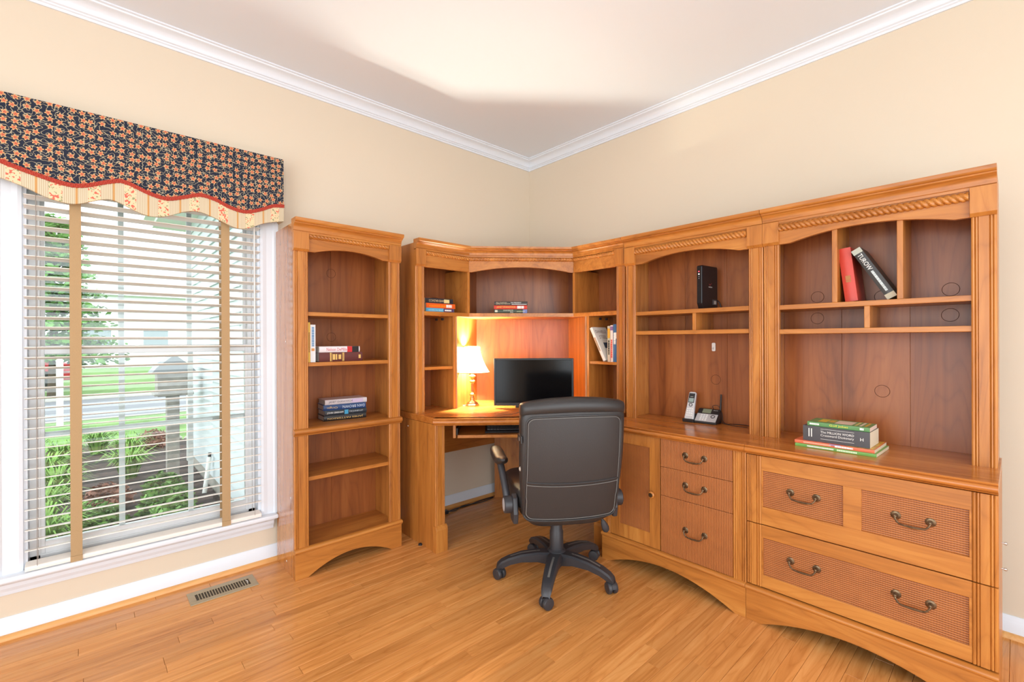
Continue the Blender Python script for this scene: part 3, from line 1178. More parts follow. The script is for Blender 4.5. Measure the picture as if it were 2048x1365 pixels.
LA, LB = (-1.297, -0.035), (-1.297, -0.560)
front = [(-1.297, -0.556), (-1.274, -0.588)]
frontR = [mir(p) for p in front][::-1]
topoly = [(-1.297, -0.035)] + front + frontR + [mir((-1.297, -0.035)), mir((-0.035, -0.035)), (-0.06, -0.035)]
tp = MB().prism([(-1.297, -0.035), (-1.297, -0.535), (-1.268, -0.572), mir((-1.268, -0.572)), mir((-1.297, -0.535)), mir((-1.297, -0.035)), (-0.05, -0.035)], 'z', DZ - 0.036, DZ)
tp.sweep(round_edge(DZ - 0.040, DZ, 0.020), [(-1.297, -0.035), (-1.297, -0.538), (-1.270, -0.570)][1:] + [mir((-1.270, -0.570)), mir((-1.297, -0.538))])
dpart('desktop', tp, W_top)
# end panels with stile, foot block
dpart('end_panel', B(-1.297, -1.277, -0.530, -0.035, 0, DZ - 0.038), W_v, 0.001)


def pil_prism(x0, x1, y, z0, z1, d=0.02):
    return pilaster(x0, x1, z0, z1, y, d)


dpart('leg', pil_prism(-1.297, -1.232, -0.552, 0.150, DZ - 0.040, 0.022), W_v)
foot = MB().prism([(-0.566, 0), (-0.566, 0.126), (-0.561, 0.143), (-0.552, 0.150), (-0.530, 0.150), (-0.530, 0)], 'x', -1.301, -1.224)
dpart('foot_block', foot, W_v, 0.0015)
q = mir((-1.297, -0.552))


def mir_mb(b):
    b.v = [(p[1] - 0.015, p[0] + 0.121, p[2]) for p in b.v]
    return b


dpart('end_panel', mir_mb(B(-1.297, -1.277, -0.530, -0.16, 0, DZ - 0.038)), W_v, 0.001)
dpart('leg', mir_mb(pil_prism(-1.297, -1.232, -0.552, 0.150, DZ - 0.040, 0.022)), W_v)
foot = MB().prism([(-0.560, 0), (-0.560, 0.128), (-0.556, 0.145), (-0.550, 0.150), (-0.530, 0.150), (-0.530, 0)], 'x', -1.297, -1.228)
dpart('foot_block', mir_mb(foot), W_v, 0.0015)
# modesty panel high along the window wall, corner support panel
dpart('modesty_panel', B(-1.277, -0.44, -0.062, -0.044, 0.415, DZ - 0.037), W_h)
dpart('modesty_panel', mir_mb(B(-1.277, -0.44, -0.062, -0.044, 0.415, DZ - 0.037)), W_h)
a_, b_ = Vector((-0.44, -0.055)), Vector((-0.075, -0.315))
dirn = (b_ - a_).normalized()
nn = Vector((dirn.y, -dirn.x)) * 0.018
dpart('corner_support', MB().prism([tuple(a_), tuple(b_), tuple(b_ + nn), tuple(a_ + nn)], 'z', 0, DZ - 0.037), W_v)
# keyboard tray on side brackets
du, dv = Vector((0.7652, -0.6438)), Vector((0.6438, 0.7652))     # along the front edge, away from the viewer
c0 = Vector((-1.2265, -0.575)) + dv * 0.03


def tray_pts(a0, a1, d0, d1):
    return [tuple(c0 + du * a + dv * d) for a, d in ((a0, d0), (a1, d0), (a1, d1), (a0, d1))]


dpart('keyboard_tray', MB().prism(tray_pts(0.052, 0.78, 0.0, 0.33), 'z', 0.636, 0.654), W_h, 0.002)
for a0 in (0.026, 0.792):
    dpart('tray_bracket', MB().prism(tray_pts(a0, a0 + 0.016, 0.0, 0.33), 'z', 0.637, DZ - 0.037), W_v, 0.001)
dpart('tray_slide', MB().prism(tray_pts(0.043, 0.051, 0.02, 0.33), 'z', 0.65, 0.69), M_black)
dpart('tray_slide', MB().prism(tray_pts(0.782, 0.790, 0.02, 0.33), 'z', 0.65, 0.69), M_black)
for yy, zz in ((-0.20, 0.02), (-0.3, 0.64)):
    pass
dpart('leveler_foot', MB().lathe([(0.012, 0.0), (0.012, 0.008), (0.004, 0.012)], (-1.3045, -0.40, 0.0), 10, 'z'), M_black)
dpart('screw_cap', MB().lathe([(0.004, -0.001), (0.004, 0.0)], (-1.297, -0.25, 0.68), 10, 'x'), M_white)

# hutch on the corner desk
dh = thing('desk_hutch', 'cherry corner hutch over the desk with arched centre and side cubbies', 'hutch', (-0.9, -0.5, DZ))
HI = Matrix.Translation((0.9, 0.5, -DZ))


def hpart(name, mb, m, bevel=0.0, parent=None, label=None):
    return obj(name, mb.xf(HI), m, parent or dh, bevel, label)


def board(a, b, t, z0, z1, mbx=None):
    a, b = Vector(a), Vector(b)
    d = (b - a).normalized()
    n = Vector((d.y, -d.x)) * t
    return (mbx or MB()).prism([tuple(a), tuple(b), tuple(b + n), tuple(a + n)], 'z', z0, z1)


HF = -0.315          # front plane of left wing
ZS = 1.384           # main shelf top
ZL = 1.656           # underside of rails
for side in (0, 1):
    mm = (lambda b: b) if side == 0 else mir_mb
    hpart('side_panel', mm(B(-1.279, -1.261, HF + 0.018, -0.045, DZ, 1.80)), W_v, 0.001)
    hpart('pilaster', mm(pilaster(-1.279, -1.217, DZ, ZL, HF)), W_v)
    hpart('capital', mm(capital(-1.281, -1.213, ZL, 1.762, HF - 0.014)), W_v, 0.001)
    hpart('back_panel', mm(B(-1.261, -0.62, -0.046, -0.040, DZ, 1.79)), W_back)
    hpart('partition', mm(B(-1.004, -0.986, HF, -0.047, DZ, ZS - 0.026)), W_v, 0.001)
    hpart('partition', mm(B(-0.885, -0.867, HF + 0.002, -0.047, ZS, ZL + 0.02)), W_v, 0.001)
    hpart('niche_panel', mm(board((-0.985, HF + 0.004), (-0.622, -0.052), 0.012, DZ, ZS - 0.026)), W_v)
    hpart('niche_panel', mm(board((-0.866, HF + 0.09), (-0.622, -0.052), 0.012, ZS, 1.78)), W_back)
    hpart('rail', mm(B(-1.213, -0.876, HF, HF + 0.02, ZL, 1.775)), W_h, 0.001)
    zlow = 1.038 if side == 0 else 1.064
    hpart('cubby_shelf', mm(B(-1.261, -1.005, HF + 0.006, -0.047, zlow - 0.018, zlow)), W_h, 0.0015)
rope_y = HF - 0.001
hpart('rope_molding', MB().rope((-1.211, rope_y, 1.742), (-0.872, rope_y, 1.742), 0.0125), W_h)
hpart('rope_molding', MB().rope((*mir((-0.872, rope_y)), 1.742), (*mir((-1.211, rope_y)), 1.742), 0.0125), W_h)
pL, pR = Vector((-0.876, HF)), Vector(mir((-0.876, HF)))
dcv = (pR - pL).normalized()
hpart('rope_molding', MB().rope((pL.x + dcv.x * .006, pL.y + dcv.y * .006, 1.742), (pR.x - dcv.x * .006, pR.y - dcv.y * .006, 1.742), 0.0125), W_h)
# arched centre rail across the corner
Lc = (pR - pL).length
xs_, zs_ = arch(0.0, Lc, 0.02, 1.656, 0.034)
cr_ = MB().strip(xs_, zs_, [1.775] * len(xs_), 0.0, 0.02)
back_n = Vector((-dcv.y, dcv.x))
cr_.v = [(pL.x + dcv.x * p[0] + back_n.x * p[1], pL.y + dcv.y * p[0] + back_n.y * p[1], p[2]) for p in cr_.v]
hpart('arched_rail', cr_, W_h, 0.001)
hpart('cornice', MB().sweep(cornice_profile(1.756, 1.820), [(-1.281, HF), (-0.876, HF), tuple(pR), mir((-1.281, HF))]), W_h)
shp = [(-1.261, HF + 0.002), (-0.874, HF + 0.002), mir((-0.874, HF + 0.002)), mir((-1.261, HF + 0.002)), mir((-1.261, -0.047)), mir((-0.62, -0.047)), (-0.62, -0.047), (-1.261, -0.047)]
hpart('main_shelf', MB().prism(shp, 'z', ZS - 0.026, ZS), W_h, 0.0015)
tpp = [(-1.261, HF + 0.02), (-0.87, HF + 0.02), mir((-0.87, HF + 0.02)), mir((-1.261, HF + 0.02)), mir((-1.261, -0.047)), mir((-0.62, -0.047)), (-0.62, -0.047), (-1.261, -0.047)]
hpart('top_panel', MB().prism(tpp, 'z', 1.778, 1.796), W_h)
e0, e1 = Vector((-0.622, -0.052)), Vector(mir((-0.622, -0.052)))
hpart('back_panel', board(tuple(e0), tuple(e1), -0.006, DZ, ZS - 0.026), W_back)
hpart('back_panel', board(tuple(e0), tuple(e1), -0.006, ZS, 1.79), W_back)
for a, s in (((-1.05, -0.20), 0), ((-1.07, -0.13), 0), ((-1.05, -0.20), 1), ((-1.07, -0.13), 1)):
    b = MB().lathe([(0.008, -0.012), (0.008, 0.0)], (-1.004 - 0.0001, a[1], ZS - 0.04), 10, 'x')
    hpart('shelf_bracket', b if s == 0 else mir_mb(b), M_dplast)

# ------------------------------------------------------------------ books
BOOKN = [0]


def book(label, org, ex, ey, ez, L, T, D, cover, pages=M_page, hard=True, texts=(), bands=(), group=None, name='book'):
    """L along ex (spine), D along ey (away from the spine), T along ez; org is the corner at the spine"""
    ex, ey, ez = Vector(ex).normalized(), Vector(ey).normalized(), Vector(ez).normalized()
    if ex.cross(ey).dot(ez) < 0:      # upright book: let the spine title run downward
        org = tuple(Vector(org) + ex * L)
        ex = -ex
        texts = [(q[0], 1 - q[1]) + tuple(q[2:]) for q in texts]
        bands = [(1 - q[1], 1 - q[0]) + tuple(q[2:]) for q in bands]
    t = thing(name, label, 'book', org, 0.0, group)
    M = Matrix(((ex.x, ey.x, ez.x, 0), (ex.y, ey.y, ez.y, 0), (ex.z, ey.z, ez.z, 0), (0, 0, 0, 1)))
    BOOKN[0] += 1
    cm = cover if not isinstance(cover, tuple) else mat('book_cover_%d' % BOOKN[0], cover, 0.38, var=0.04, bscale=30)
    h = 0.0024 if hard else 0.0006
    ov = 0.003 if hard else 0.0
    b = MB()
    b.box(0, L, 0.0015, D, 0, h).box(0, L, 0.0015, D, T - h, T)
    # rounded spine
    n = 6
    bul = 0.0035 if hard else 0.0006
    pts = [(0.0035, 0.0), (0.0035, T)]
    out = [(-bul * math.sin(pi * i / n) + 0.001, T - T * i / n) for i in range(n + 1)]
    b.prism(out + [(0.0035, 0.0), (0.0035, T)], 'x', 0, L, True)
    obj('cover', b.xf(M), cm, t)
    obj('page_block', B(ov, L - ov, 0.0036, D - ov, h, T - h).xf(M), pages, t)
    yb = 0.001 - bul - 0.0006
    for (a0, a1, z0, z1, m) in bands:
        obj('printed_band', B(a0 * L, a1 * L, yb, 0.0012, z0 * T, z1 * T).xf(M), m, t)
    for tx in texts:
        s, c, wd, ht, m = tx[:5]
        flip = tx[5] if len(tx) > 5 else False
        zz = tx[6] if len(tx) > 6 else 0.5
        if s is None:      # print too blurred to read: a row of word-length marks
            rb = random.Random(int(c * 1000) + int(L * 10000))
            bb = MB()
            q0, q1 = (c - wd / 2) * L, (c + wd / 2) * L
            while q0 < q1:
                q2 = min(q1, q0 + rb.uniform(0.25, 0.9) * ht * T * 1.6)
                bb.box(q0, q2, yb - 0.0003, 0.0012, (zz - ht / 2) * T, (zz + ht / 2) * T)
                q0 = q2 + 0.12 * ht * T
            obj('printed_marks', bb.xf(M), m, t)
            continue
        R = Matrix.Translation((c * L, yb - 0.0005, zz * T)) @ Matrix.Rotation(pi / 2, 4, 'X')
        if flip:
            R = R @ Matrix.Rotation(pi, 4, 'Z')
        lettering(t, s, wd * L, ht * T, M @ R, m)
    return t


def cm(rgb, r=0.4):
    return mat('print_%d_%d_%d' % rgb, rgb, r)


X_, Y_, Z_ = Vector((1, 0, 0)), Vector((0, 1, 0)), Vector((0, 0, 1))
zs1 = 1.0912
# upright pair: spine runs upward, thickness to the right
book('thin yellow paperback standing against the bookcase side', (-1.9005, -0.292, zs1), Z_, Y_, X_, 0.208, 0.011, 0.14, (232, 184, 62), hard=False,
     texts=[(None, 0.5, 0.5, 0.5, cm((170, 110, 40)))])
book('white paperback standing upright beside the yellow one', (-1.8890, -0.292, zs1), Z_, Y_, X_, 0.196, 0.026, 0.14, (232, 234, 238), hard=False,
     texts=[(None, 0.68, 0.52, 0.45, cm((120, 160, 200)))], bands=[(0.30, 0.37, 0.2, 0.8, cm((214, 150, 84)))])
book('thick burgundy hardcover with gold bands lying on bookcase shelf', (-1.8455, -0.292, zs1), X_, Y_, Z_, 0.238, 0.050, 0.16, (96, 44, 42), M_pageg,
     texts=[(None, 0.35, 0.10, 0.6, M_gold), (None, 0.93, 0.05, 0.4, M_gold), (None, 0.46, 0.06, 0.5, M_gold)],
     bands=[(0.24, 0.262, 0.05, 0.95, M_gold), (0.275, 0.283, 0.05, 0.95, M_gold), (0.52, 0.528, 0.05, 0.95, M_gold), (0.541, 0.56, 0.05, 0.95, M_gold)])
book('white and red hardcover lying on the burgundy one', (-1.8440, -0.290, zs1 + 0.0502), X_, Y_, Z_, 0.222, 0.031, 0.155, (228, 222, 226), M_pageg,
     texts=[('Nelson DeMille', 0.42, 0.5, 0.55, cm((206, 110, 120)))],
     bands=[(0.68, 0.80, 0, 1, cm((196, 40, 44))), (0.80, 0.97, 0, 1, cm((30, 28, 30)))])
zb = 0.7565
stk4 = [
    ('gold-lettered dark hardcover at the bottom of the bookcase stack of four', 0.0280, (40, 36, 36), [('JAMES PATTERSON', 0.5, 0.84, 0.42, M_gold, True)], [], 0.000),
    ('black hardcover with white author lettering, second from bottom of four', 0.0300, (38, 46, 54), [('JOHN GRISHAM', 0.24, 0.38, 0.40, M_wprint), ("THE JUDGE'S LIST", 0.74, 0.34, 0.36, cm((190, 196, 200)))], [(0.46, 0.55, 0.1, 0.9, cm((60, 150, 190)))], 0.004),
    ('blue hardcover with silver lettering, second from top of four', 0.0310, (28, 62, 112), [('DAN BROWN', 0.70, 0.52, 0.50, cm((190, 200, 214)), True), ('Origin', 0.20, 0.24, 0.46, cm((210, 180, 120)), True)], [], -0.003),
    ('mottled white hardcover on top of the bookcase stack of four', 0.0270, (206, 196, 198), [('JANET EVANOVICH', 0.36, 0.56, 0.5, cm((60, 50, 70)))], [(0.62, 0.9, 0.1, 0.9, cm((198, 178, 204)))], 0.006),
]
zc = zb
for i, (lab, T, col, tx, bd, off) in enumerate(stk4):
    ang = math.radians([-5, -4, -6, -4][i])
    e = Vector((math.cos(ang), math.sin(ang), 0))
    f = Vector((-math.sin(ang), math.cos(ang), 0))
    book(lab, (-1.783 + off, -0.188, zc), e, f, Z_, 0.236, T, 0.128, col, M_pageg, texts=tx, bands=bd)
    zc += T + 0.0002

zc = ZS + 0.0002
for lab, T, col, tx, bd, off, L in (
    ('sky-blue paperback at the bottom of the left cubby stack', 0.024, (84, 168, 206), [('JAMES PATTERSON', 0.34, 0.5, 0.5, cm((200, 236, 246)), True), (None, 0.78, 0.24, 0.4, M_wprint)], [(0.62, 0.99, 0.0, 1.0, cm((84, 60, 100)))], 0.0, 0.212),
    ('bright orange paperback in the middle of the left cubby stack', 0.0300, (232, 96, 28), [('JANET EVANOVICH', 0.38, 0.56, 0.5, cm((250, 180, 40)), True), (None, 0.78, 0.20, 0.6, M_wprint, True)], [], 0.001, 0.220),
    ('black paperback with cream lettering on top of the left cubby stack', 0.0320, (44, 44, 52), [('DAVID BALDACCI', 0.40, 0.56, 0.45, cm((222, 200, 160)), True)], [(0.66, 0.86, 0.15, 0.85, cm((232, 214, 150)))], -0.002, 0.208)):
    book(lab, (-1.190 + off, -0.288 - off, zc), X_, Y_, Z_, L, T, 0.13, col, M_page, hard=False, texts=tx, bands=bd)
    zc += T + 0.0002
# curled bright cover on top of that stack
lf = MB()
vs = []
for i in range(9):
    for j in range(5):
        u, v = i / 8, j / 4
        vs.append((-1.172 + 0.11 * u, -0.27 + 0.11 * v, zc + 0.001 + 0.016 * math.sin(pi * u) * (0.3 + 0.7 * v)))
lf.add(vs, [(i * 5 + j, i * 5 + j + 5, i * 5 + j + 6, i * 5 + j + 1) for i in range(8) for j in range(4)], True)
lo = obj('leaflet', lf, mat('leaflet_print', (214, 120, 62), 0.4, var=0.5, bscale=26))
lo.modifiers.new('thick', 'SOLIDIFY').thickness = 0.0008
tag(lo, 'curled orange leaflet lying on the left cubby books', 'leaflet')

# centre shelf stack, parallel to the diagonal front
cc = Vector((-0.636, -0.464))
zc = ZS + 0.0002
for lab, T, col, tx, bd, off in (
    ('dark green hardcover at the bottom of the centre shelf stack', 0.028, (62, 72, 58), [('THE\nGUARDIANS', 0.42, 0.3, 0.75, cm((220, 214, 190)), True), ('JOHN GRISHAM', 0.80, 0.24, 0.4, cm((206, 214, 160)), True)], [(0.02, 0.10, 0.3, 0.8, cm((214, 206, 180))), (0.86, 0.99, 0.05, 0.95, cm((110, 116, 170)))], 0.0),
    ('red hardcover with yellow lettering in the centre shelf stack', 0.026, (206, 58, 40), [('JANET EVANOVICH', 0.36, 0.56, 0.62, cm((246, 190, 50))), (None, 0.80, 0.20, 0.7, cm((250, 220, 214)))], [], -0.002),
    ('charcoal hardcover on top of the centre shelf stack', 0.026, (58, 52, 48), [('BILL CLINTON\nJAMES PATTERSON', 0.26, 0.42, 0.66, cm((214, 196, 160))), ('THE PRESIDENT', 0.65, 0.32, 0.32, M_wprint, False, 0.66)], [(0.52, 0.97, 0.18, 0.28, M_wprint)], 0.001)):
    st = cc - du * 0.112 + du * off
    book(lab, (st.x, st.y, zc), (du.x, du.y, 0), (dv.x, dv.y, 0), Z_, 0.224, T, 0.15, col, M_pageg, texts=tx, bands=bd)
    zc += T + 0.0002

# right cubby: leaning book and three upright ones; fronts face -x, rightwards is -y
RN = Vector((0, -1, 0))
zr = 1.0642
for lab, yy, T, H, col, tx, bd in (
    ('tall blue paperback standing last in the right cubby', -1.064, 0.0240, 0.236, (34, 92, 142), [(None, 0.62, 0.3, 0.6, M_wprint)], [(0.62, 0.78, 0.3, 1.0, cm((220, 226, 230)))]),
    ('white and red paperback standing beside the blue one', -1.043, 0.0190, 0.230, (232, 222, 216), [(None, 0.36, 0.5, 0.5, cm((206, 70, 60)))], [(0.86, 0.97, 0, 1, cm((120, 90, 150))), (0.02, 0.5, 0.1, 0.3, cm((226, 130, 110)))]),
    ('yellow and grey paperback standing third from the cubby side', -1.021, 0.0200, 0.226, (190, 186, 168), [(None, 0.4, 0.4, 0.5, M_kprint)], [(0.66, 0.93, 0.05, 0.95, cm((216, 166, 60)))])):
    book(lab, (-0.318, yy, zr), Z_, X_, RN, H, T, 0.13, col, M_page, hard=False, texts=tx, bands=bd)
dl = Vector((0, 0.108, 0.212)).normalized()
nl = Vector((0, -dl.z, dl.y))
lb_ = book('white hardcover leaning sideways in the right cubby', (-0.322, -0.9915, zr + 0.0005), dl, X_, nl, 0.238, 0.021, 0.15, (228, 224, 216), M_page,
           texts=[(None, 0.5, 0.4, 0.45, cm((170, 140, 110)))])
# printed front cover of the leaning book
Mc = Matrix(((X_.x, dl.x, nl.x, 0), (X_.y, dl.y, nl.y, 0), (X_.z, dl.z, nl.z, 0), (0, 0, 0, 1)))
base = dl * -0.238 + nl * 0.0213
for s, ym, wd, ht, m in (('DANIELLE', 0.205, 0.11, 0.020, cm((120, 84, 66))), ('STEEL', 0.165, 0.08, 0.024, cm((120, 84, 66)))):
    lettering(lb_, s, wd, ht, Matrix.Translation(base + X_ * 0.075 + dl * ym) @ Mc, m)
b = MB().box(0.05, 0.10, 0.085, 0.125, 0.0213, 0.0217)
obj('cover_picture', b.xf(Matrix.Translation(dl * -0.238) @ Mc), cm((66, 74, 92)), lb_)

# leaning pair in the file-cabinet hutch
zz = 1.3575
dl = Vector((0, 0.026, 0.228)).normalized()
nl = Vector((0, -dl.z, dl.y))
book('faded red cloth hardcover leaning against the cubby divider', (-0.372, -2.2795, zz + 0.0003), dl, X_, nl, 0.228, 0.044, 0.155, (196, 62, 46), M_page,
     texts=[(None, 0.42, 0.12, 0.4, cm((170, 110, 50)))])
dl2 = Vector((0, 0.118, 0.205)).normalized()
nl2 = Vector((0, -dl2.z, dl2.y))
book('black jacketed hardcover tilted against the red book', (-0.384, -2.4225, zz + 0.0003 + 0.0), dl2, X_, nl2, 0.240, 0.034, 0.155, (62, 62, 62), M_page,
     texts=[(None, 0.34, 0.40, 0.26, cm((196, 206, 206))), ('TUROW', 0.73, 0.32, 0.5, M_wprint)],
     bands=[(0.0, 0.09, 0, 1, cm((186, 176, 150))), (0.91, 1.0, 0, 1, cm((176, 180, 166)))])

# stack on the file cabinet worktop
zc = CZ + 0.0003
a0 = math.radians(-90 - 1.0)


def lay(lab, x, y, deg, L, T, D, col, **k):
    global zc
    a = math.radians(deg)
    e = Vector((math.cos(a), math.sin(a), 0))
    f = Vector((-math.sin(a), math.cos(a), 0))
    r = book(lab, (x, y, zc), e, f, Z_, L, T, D, col, **k)
    zc += T + 0.0002
    return r


g_ = lay('large flat green softcover at the bottom of the worktop stack', -0.528, -2.134, -91.5, 0.276, 0.0125, 0.215, (112, 168, 82), hard=False,
         texts=[(None, 0.33, 0.34, 0.4, M_wprint), (None, 0.66, 0.24, 0.5, cm((220, 240, 200)))])
g_ = lay('large flat orange softcover second from bottom of the worktop stack', -0.524, -2.131, -91.0, 0.272, 0.0130, 0.212, (222, 112, 76), hard=False,
         texts=[(None, 0.64, 0.22, 0.5, M_wprint), (None, 0.30, 0.36, 0.32, cm((240, 190, 160)))], bands=[(0.46, 0.60, 0.62, 0.96, cm((150, 140, 190)))])
a = math.radians(-91.0)
e_, f_ = Vector((math.cos(a), math.sin(a), 0)), Vector((-math.sin(a), math.cos(a), 0))
Mg = Matrix(((e_.x, f_.x, 0, 0), (e_.y, f_.y, 0, 0), (0, 0, 1, 0), (0, 0, 0, 1)))
obj('cover_picture', B(0.18, 0.268, 0.006, 0.208, 0.0131, 0.0132).xf(Mg), mat('cover_print_yellow', (206, 160, 50), 0.35, var=0.5, bscale=40), g_)
d_ = lay('thick grey crossword dictionary in the middle of the worktop stack', -0.508, -2.158, -91.0, 0.228, 0.0620, 0.150, (74, 72, 76), hard=False,
         texts=[('The MILLION WORD\nCrossword Dictionary', 0.53, 0.50, 0.40, M_wprint, False, 0.55), ('H', 0.89, 0.045, 0.2, M_wprint, False, 0.5)],
         bands=[(0.28, 0.78, 0.86, 0.875, M_wprint), (0.28, 0.78, 0.20, 0.215, M_wprint), (0.09, 0.105, 0.28, 0.84, M_wprint), (0.13, 0.145, 0.28, 0.84, M_wprint)])
j_ = lay('green joke paperback on top of the worktop stack', -0.500, -2.172, -90.5, 0.212, 0.0165, 0.128, (92, 142, 84), hard=False, pages=mat('pages_pink', (226, 200, 184), 0.8),
         texts=[('Golf Jokes', 0.52, 0.30, 0.62, cm((240, 232, 70))), (None, 0.12, 0.16, 0.4, M_wprint), (None, 0.88, 0.06, 0.5, M_wprint)])
a = math.radians(-90.5)
e_, f_ = Vector((math.cos(a), math.sin(a), 0)), Vector((-math.sin(a), math.cos(a), 0))
Mg = Matrix(((e_.x, f_.x, 0, 0), (e_.y, f_.y, 0, 0), (0, 0, 1, 0), (0, 0, 0, 1)))
for (q0, q1, r0, r1, c_) in ((0.03, 0.06, 0.03, 0.11, (214, 180, 60)), (0.065, 0.085, 0.04, 0.10, (206, 166, 70)), (0.09, 0.15, 0.02, 0.11, (226, 204, 184)),
                             (0.158, 0.166, 0.02, 0.12, (216, 200, 120)), (0.174, 0.182, 0.02, 0.12, (226, 210, 190)), (0.19, 0.198, 0.02, 0.12, (206, 160, 60))):
    obj('cover_picture', B(q0, q1, r0, r1, 0.0166, 0.0168).xf(Mg), cm(c_), j_)

# ------------------------------------------------------------------ table lamp
LX, LY = -0.830, -0.287
lamp = thing('table_lamp', 'small brass table lamp with lit cream panelled bell shade', 'lamp', (LX, LY, DZ))
M_brass = mat('aged_brass', (196, 158, 116), 0.28, metal=0.9)
M_lwood = wood('lamp_turned_wood', 'z', (110, 60, 30), (150, 84, 40), (170, 100, 52))
obj('base', MB().lathe([(0.046, 0.0003), (0.046, 0.010), (0.040, 0.014), (0.034, 0.024), (0.024, 0.030), (0.016, 0.034), (0.0155, 0.040)], (0, 0, 0), 6, rot=0.3, smooth=False), M_brass, lamp, 0.001)
obj('column', MB().lathe([(0.0155, 0.040), (0.0155, 0.058), (0.011, 0.060), (0.011, 0.068), (0.0195, 0.073), (0.0205, 0.079), (0.014, 0.086), (0.009, 0.090), (0.0095, 0.098)]).add([], []), M_brass, lamp)
obj('wood_stem', MB().lathe([(0.0085, 0.098), (0.0085, 0.146)]), M_lwood, lamp)
obj('finial_turning', MB().lathe([(0.0085, 0.146), (0.012, 0.149), (0.009, 0.153), (0.018, 0.160), (0.0215, 0.166), (0.018, 0.172), (0.009, 0.178), (0.011, 0.182), (0.022, 0.196), (0.024, 0.201), (0.019, 0.205), (0.009, 0.212), (0.0075, 0.240)]), M_brass, lamp)
obj('socket', MB().lathe([(0.013, 0.238), (0.014, 0.262), (0.011, 0.268)]), M_brass, lamp)
shade_m = bpy.data.materials.new('shade_cloth')
shade_m.use_nodes = True
nt = shade_m.node_tree
nt.nodes.remove(nt.nodes['Principled BSDF'])
tl = nt.nodes.new('ShaderNodeBsdfTranslucent')
tl.inputs[0].default_value = (0.92, 0.87, 0.70, 1)
df = nt.nodes.new('ShaderNodeBsdfDiffuse')
df.inputs[0].default_value = (0.86, 0.82, 0.72, 1)
mx = nt.nodes.new('ShaderNodeMixShader')
mx.inputs[0].default_value = 0.62
nt.links.new(df.outputs[0], mx.inputs[1])
nt.links.new(tl.outputs[0], mx.inputs[2])
nt.links.new(mx.outputs[0], nt.nodes['Material Output'].inputs[0])
prof = []
for i in range(13):
    t = i / 12
    prof.append((0.118 - 0.066 * (1 - (1 - t) ** 1.8), 0.226 + 0.172 * t))
seg = 8
sh = MB()
vs = []
for r, z in prof:
    for k in range(seg * 4):
        a = 2 * pi * k / (seg * 4)
        fa = (k % 4) / 4 * 2 * pi / seg - pi / seg
        rr = r * (1 - 0.035 * (1 - abs(fa) / (pi / seg)) ** 0.5) if abs(fa) < pi / seg else r
        vs.append((rr * math.cos(a), rr * math.sin(a), z))
n4 = seg * 4
sh.add(vs, [(i * n4 + k, i * n4 + (k + 1) % n4, (i + 1) * n4 + (k + 1) % n4, (i + 1) * n4 + k) for i in range(12) for k in range(n4)], True)
shade = obj('lamp_shade', sh, shade_m, lamp)
M_rib = mat('shade_piping', (176, 140, 96), 0.7)
for k in range(seg):
    a = 2 * pi * k / seg
    obj('rib', MB().tube([((r + 0.0006) * math.cos(a), (r + 0.0006) * math.sin(a), z) for r, z in prof], 0.0016, 5), M_rib, shade)
for (r, z) in (prof[0], prof[-1]):
    obj('trim_band', MB().tube([((r + 0.0006) * math.cos(2 * pi * k / 40), (r + 0.0006) * math.sin(2 * pi * k / 40), z) for k in range(40)], 0.0026, 6, closed=True), M_rib, shade)
obj('harp_spider', MB().tube([(-0.051, 0, 0.392), (0.051, 0, 0.392)], 0.0015, 5).tube([(0, 0, 0.262), (0.03, 0, 0.30), (0.03, 0, 0.35), (0, 0, 0.392)], 0.0014, 5), M_brass, lamp)
lb = bpy.data.lights.new('lamp_bulb', 'POINT')
lb.energy = 68.0
lb.color = (1.0, 1.0, 0.82)
lb.shadow_soft_size = 0.022
lo = bpy.data.objects.new('lamp_bulb', lb)
COL.objects.link(lo)
lo.parent = lamp
lo.location = (0, 0, 0.352)
obj('lamp_cord', MB().tube(catmull([(-0.03, 0.03, 0.004), (-0.09, 0.05, 0.003), (-0.14, 0.055, 0.003), (-0.15, 0.05, 0.012)], 5), 0.0022, 6), M_white, lamp)
obj('cord_switch', B(-0.150, -0.128, 0.047, 0.061, 0.0003, 0.012), M_black, lamp, 0.003)

# ------------------------------------------------------------------ monitor and keyboard
mon = thing('computer_monitor', 'black flat-screen computer monitor on the corner desk', 'monitor', (-0.629, -0.671, DZ), math.atan2(-0.7071, 0.7071))
# local x to the right along the screen, local y away from the viewer
mw, mh, mz = 0.256, 0.306, 0.018
fr_mb = MB().box(-mw, -mw + 0.012, 0, 0.02, mz, mz + mh).box(mw - 0.012, mw, 0, 0.02, mz, mz + mh)
fr_mb.box(-mw + 0.012, mw - 0.012, 0, 0.02, mz, mz + 0.020).box(-mw + 0.012, mw - 0.012, 0, 0.02, mz + mh - 0.012, mz + mh)
obj('bezel', fr_mb, mat('bezel_black', (22, 22, 24), 0.3), mon, 0.002)
obj('screen', B(-mw + 0.011, mw - 0.011, 0.0035, 0.008, mz + 0.019, mz + mh - 0.011), mat('screen_glass', (7, 7, 9), 0.12, spec=0.25), mon)
obj('back_shell', MB().prism([(0.02, mz), (0.04, mz + 0.06), (0.045, mz + 0.2), (0.02, mz + mh)], 'x', -mw + 0.01, mw - 0.01), M_black, mon)
obj('stand_neck', B(-0.035, 0.035, 0.045, 0.062, 0.012, 0.16), M_black, mon, 0.003)
obj('stand_foot', B(-0.12, 0.12, 0.03, 0.17, 0.0004, 0.012), M_black, mon, 0.004)

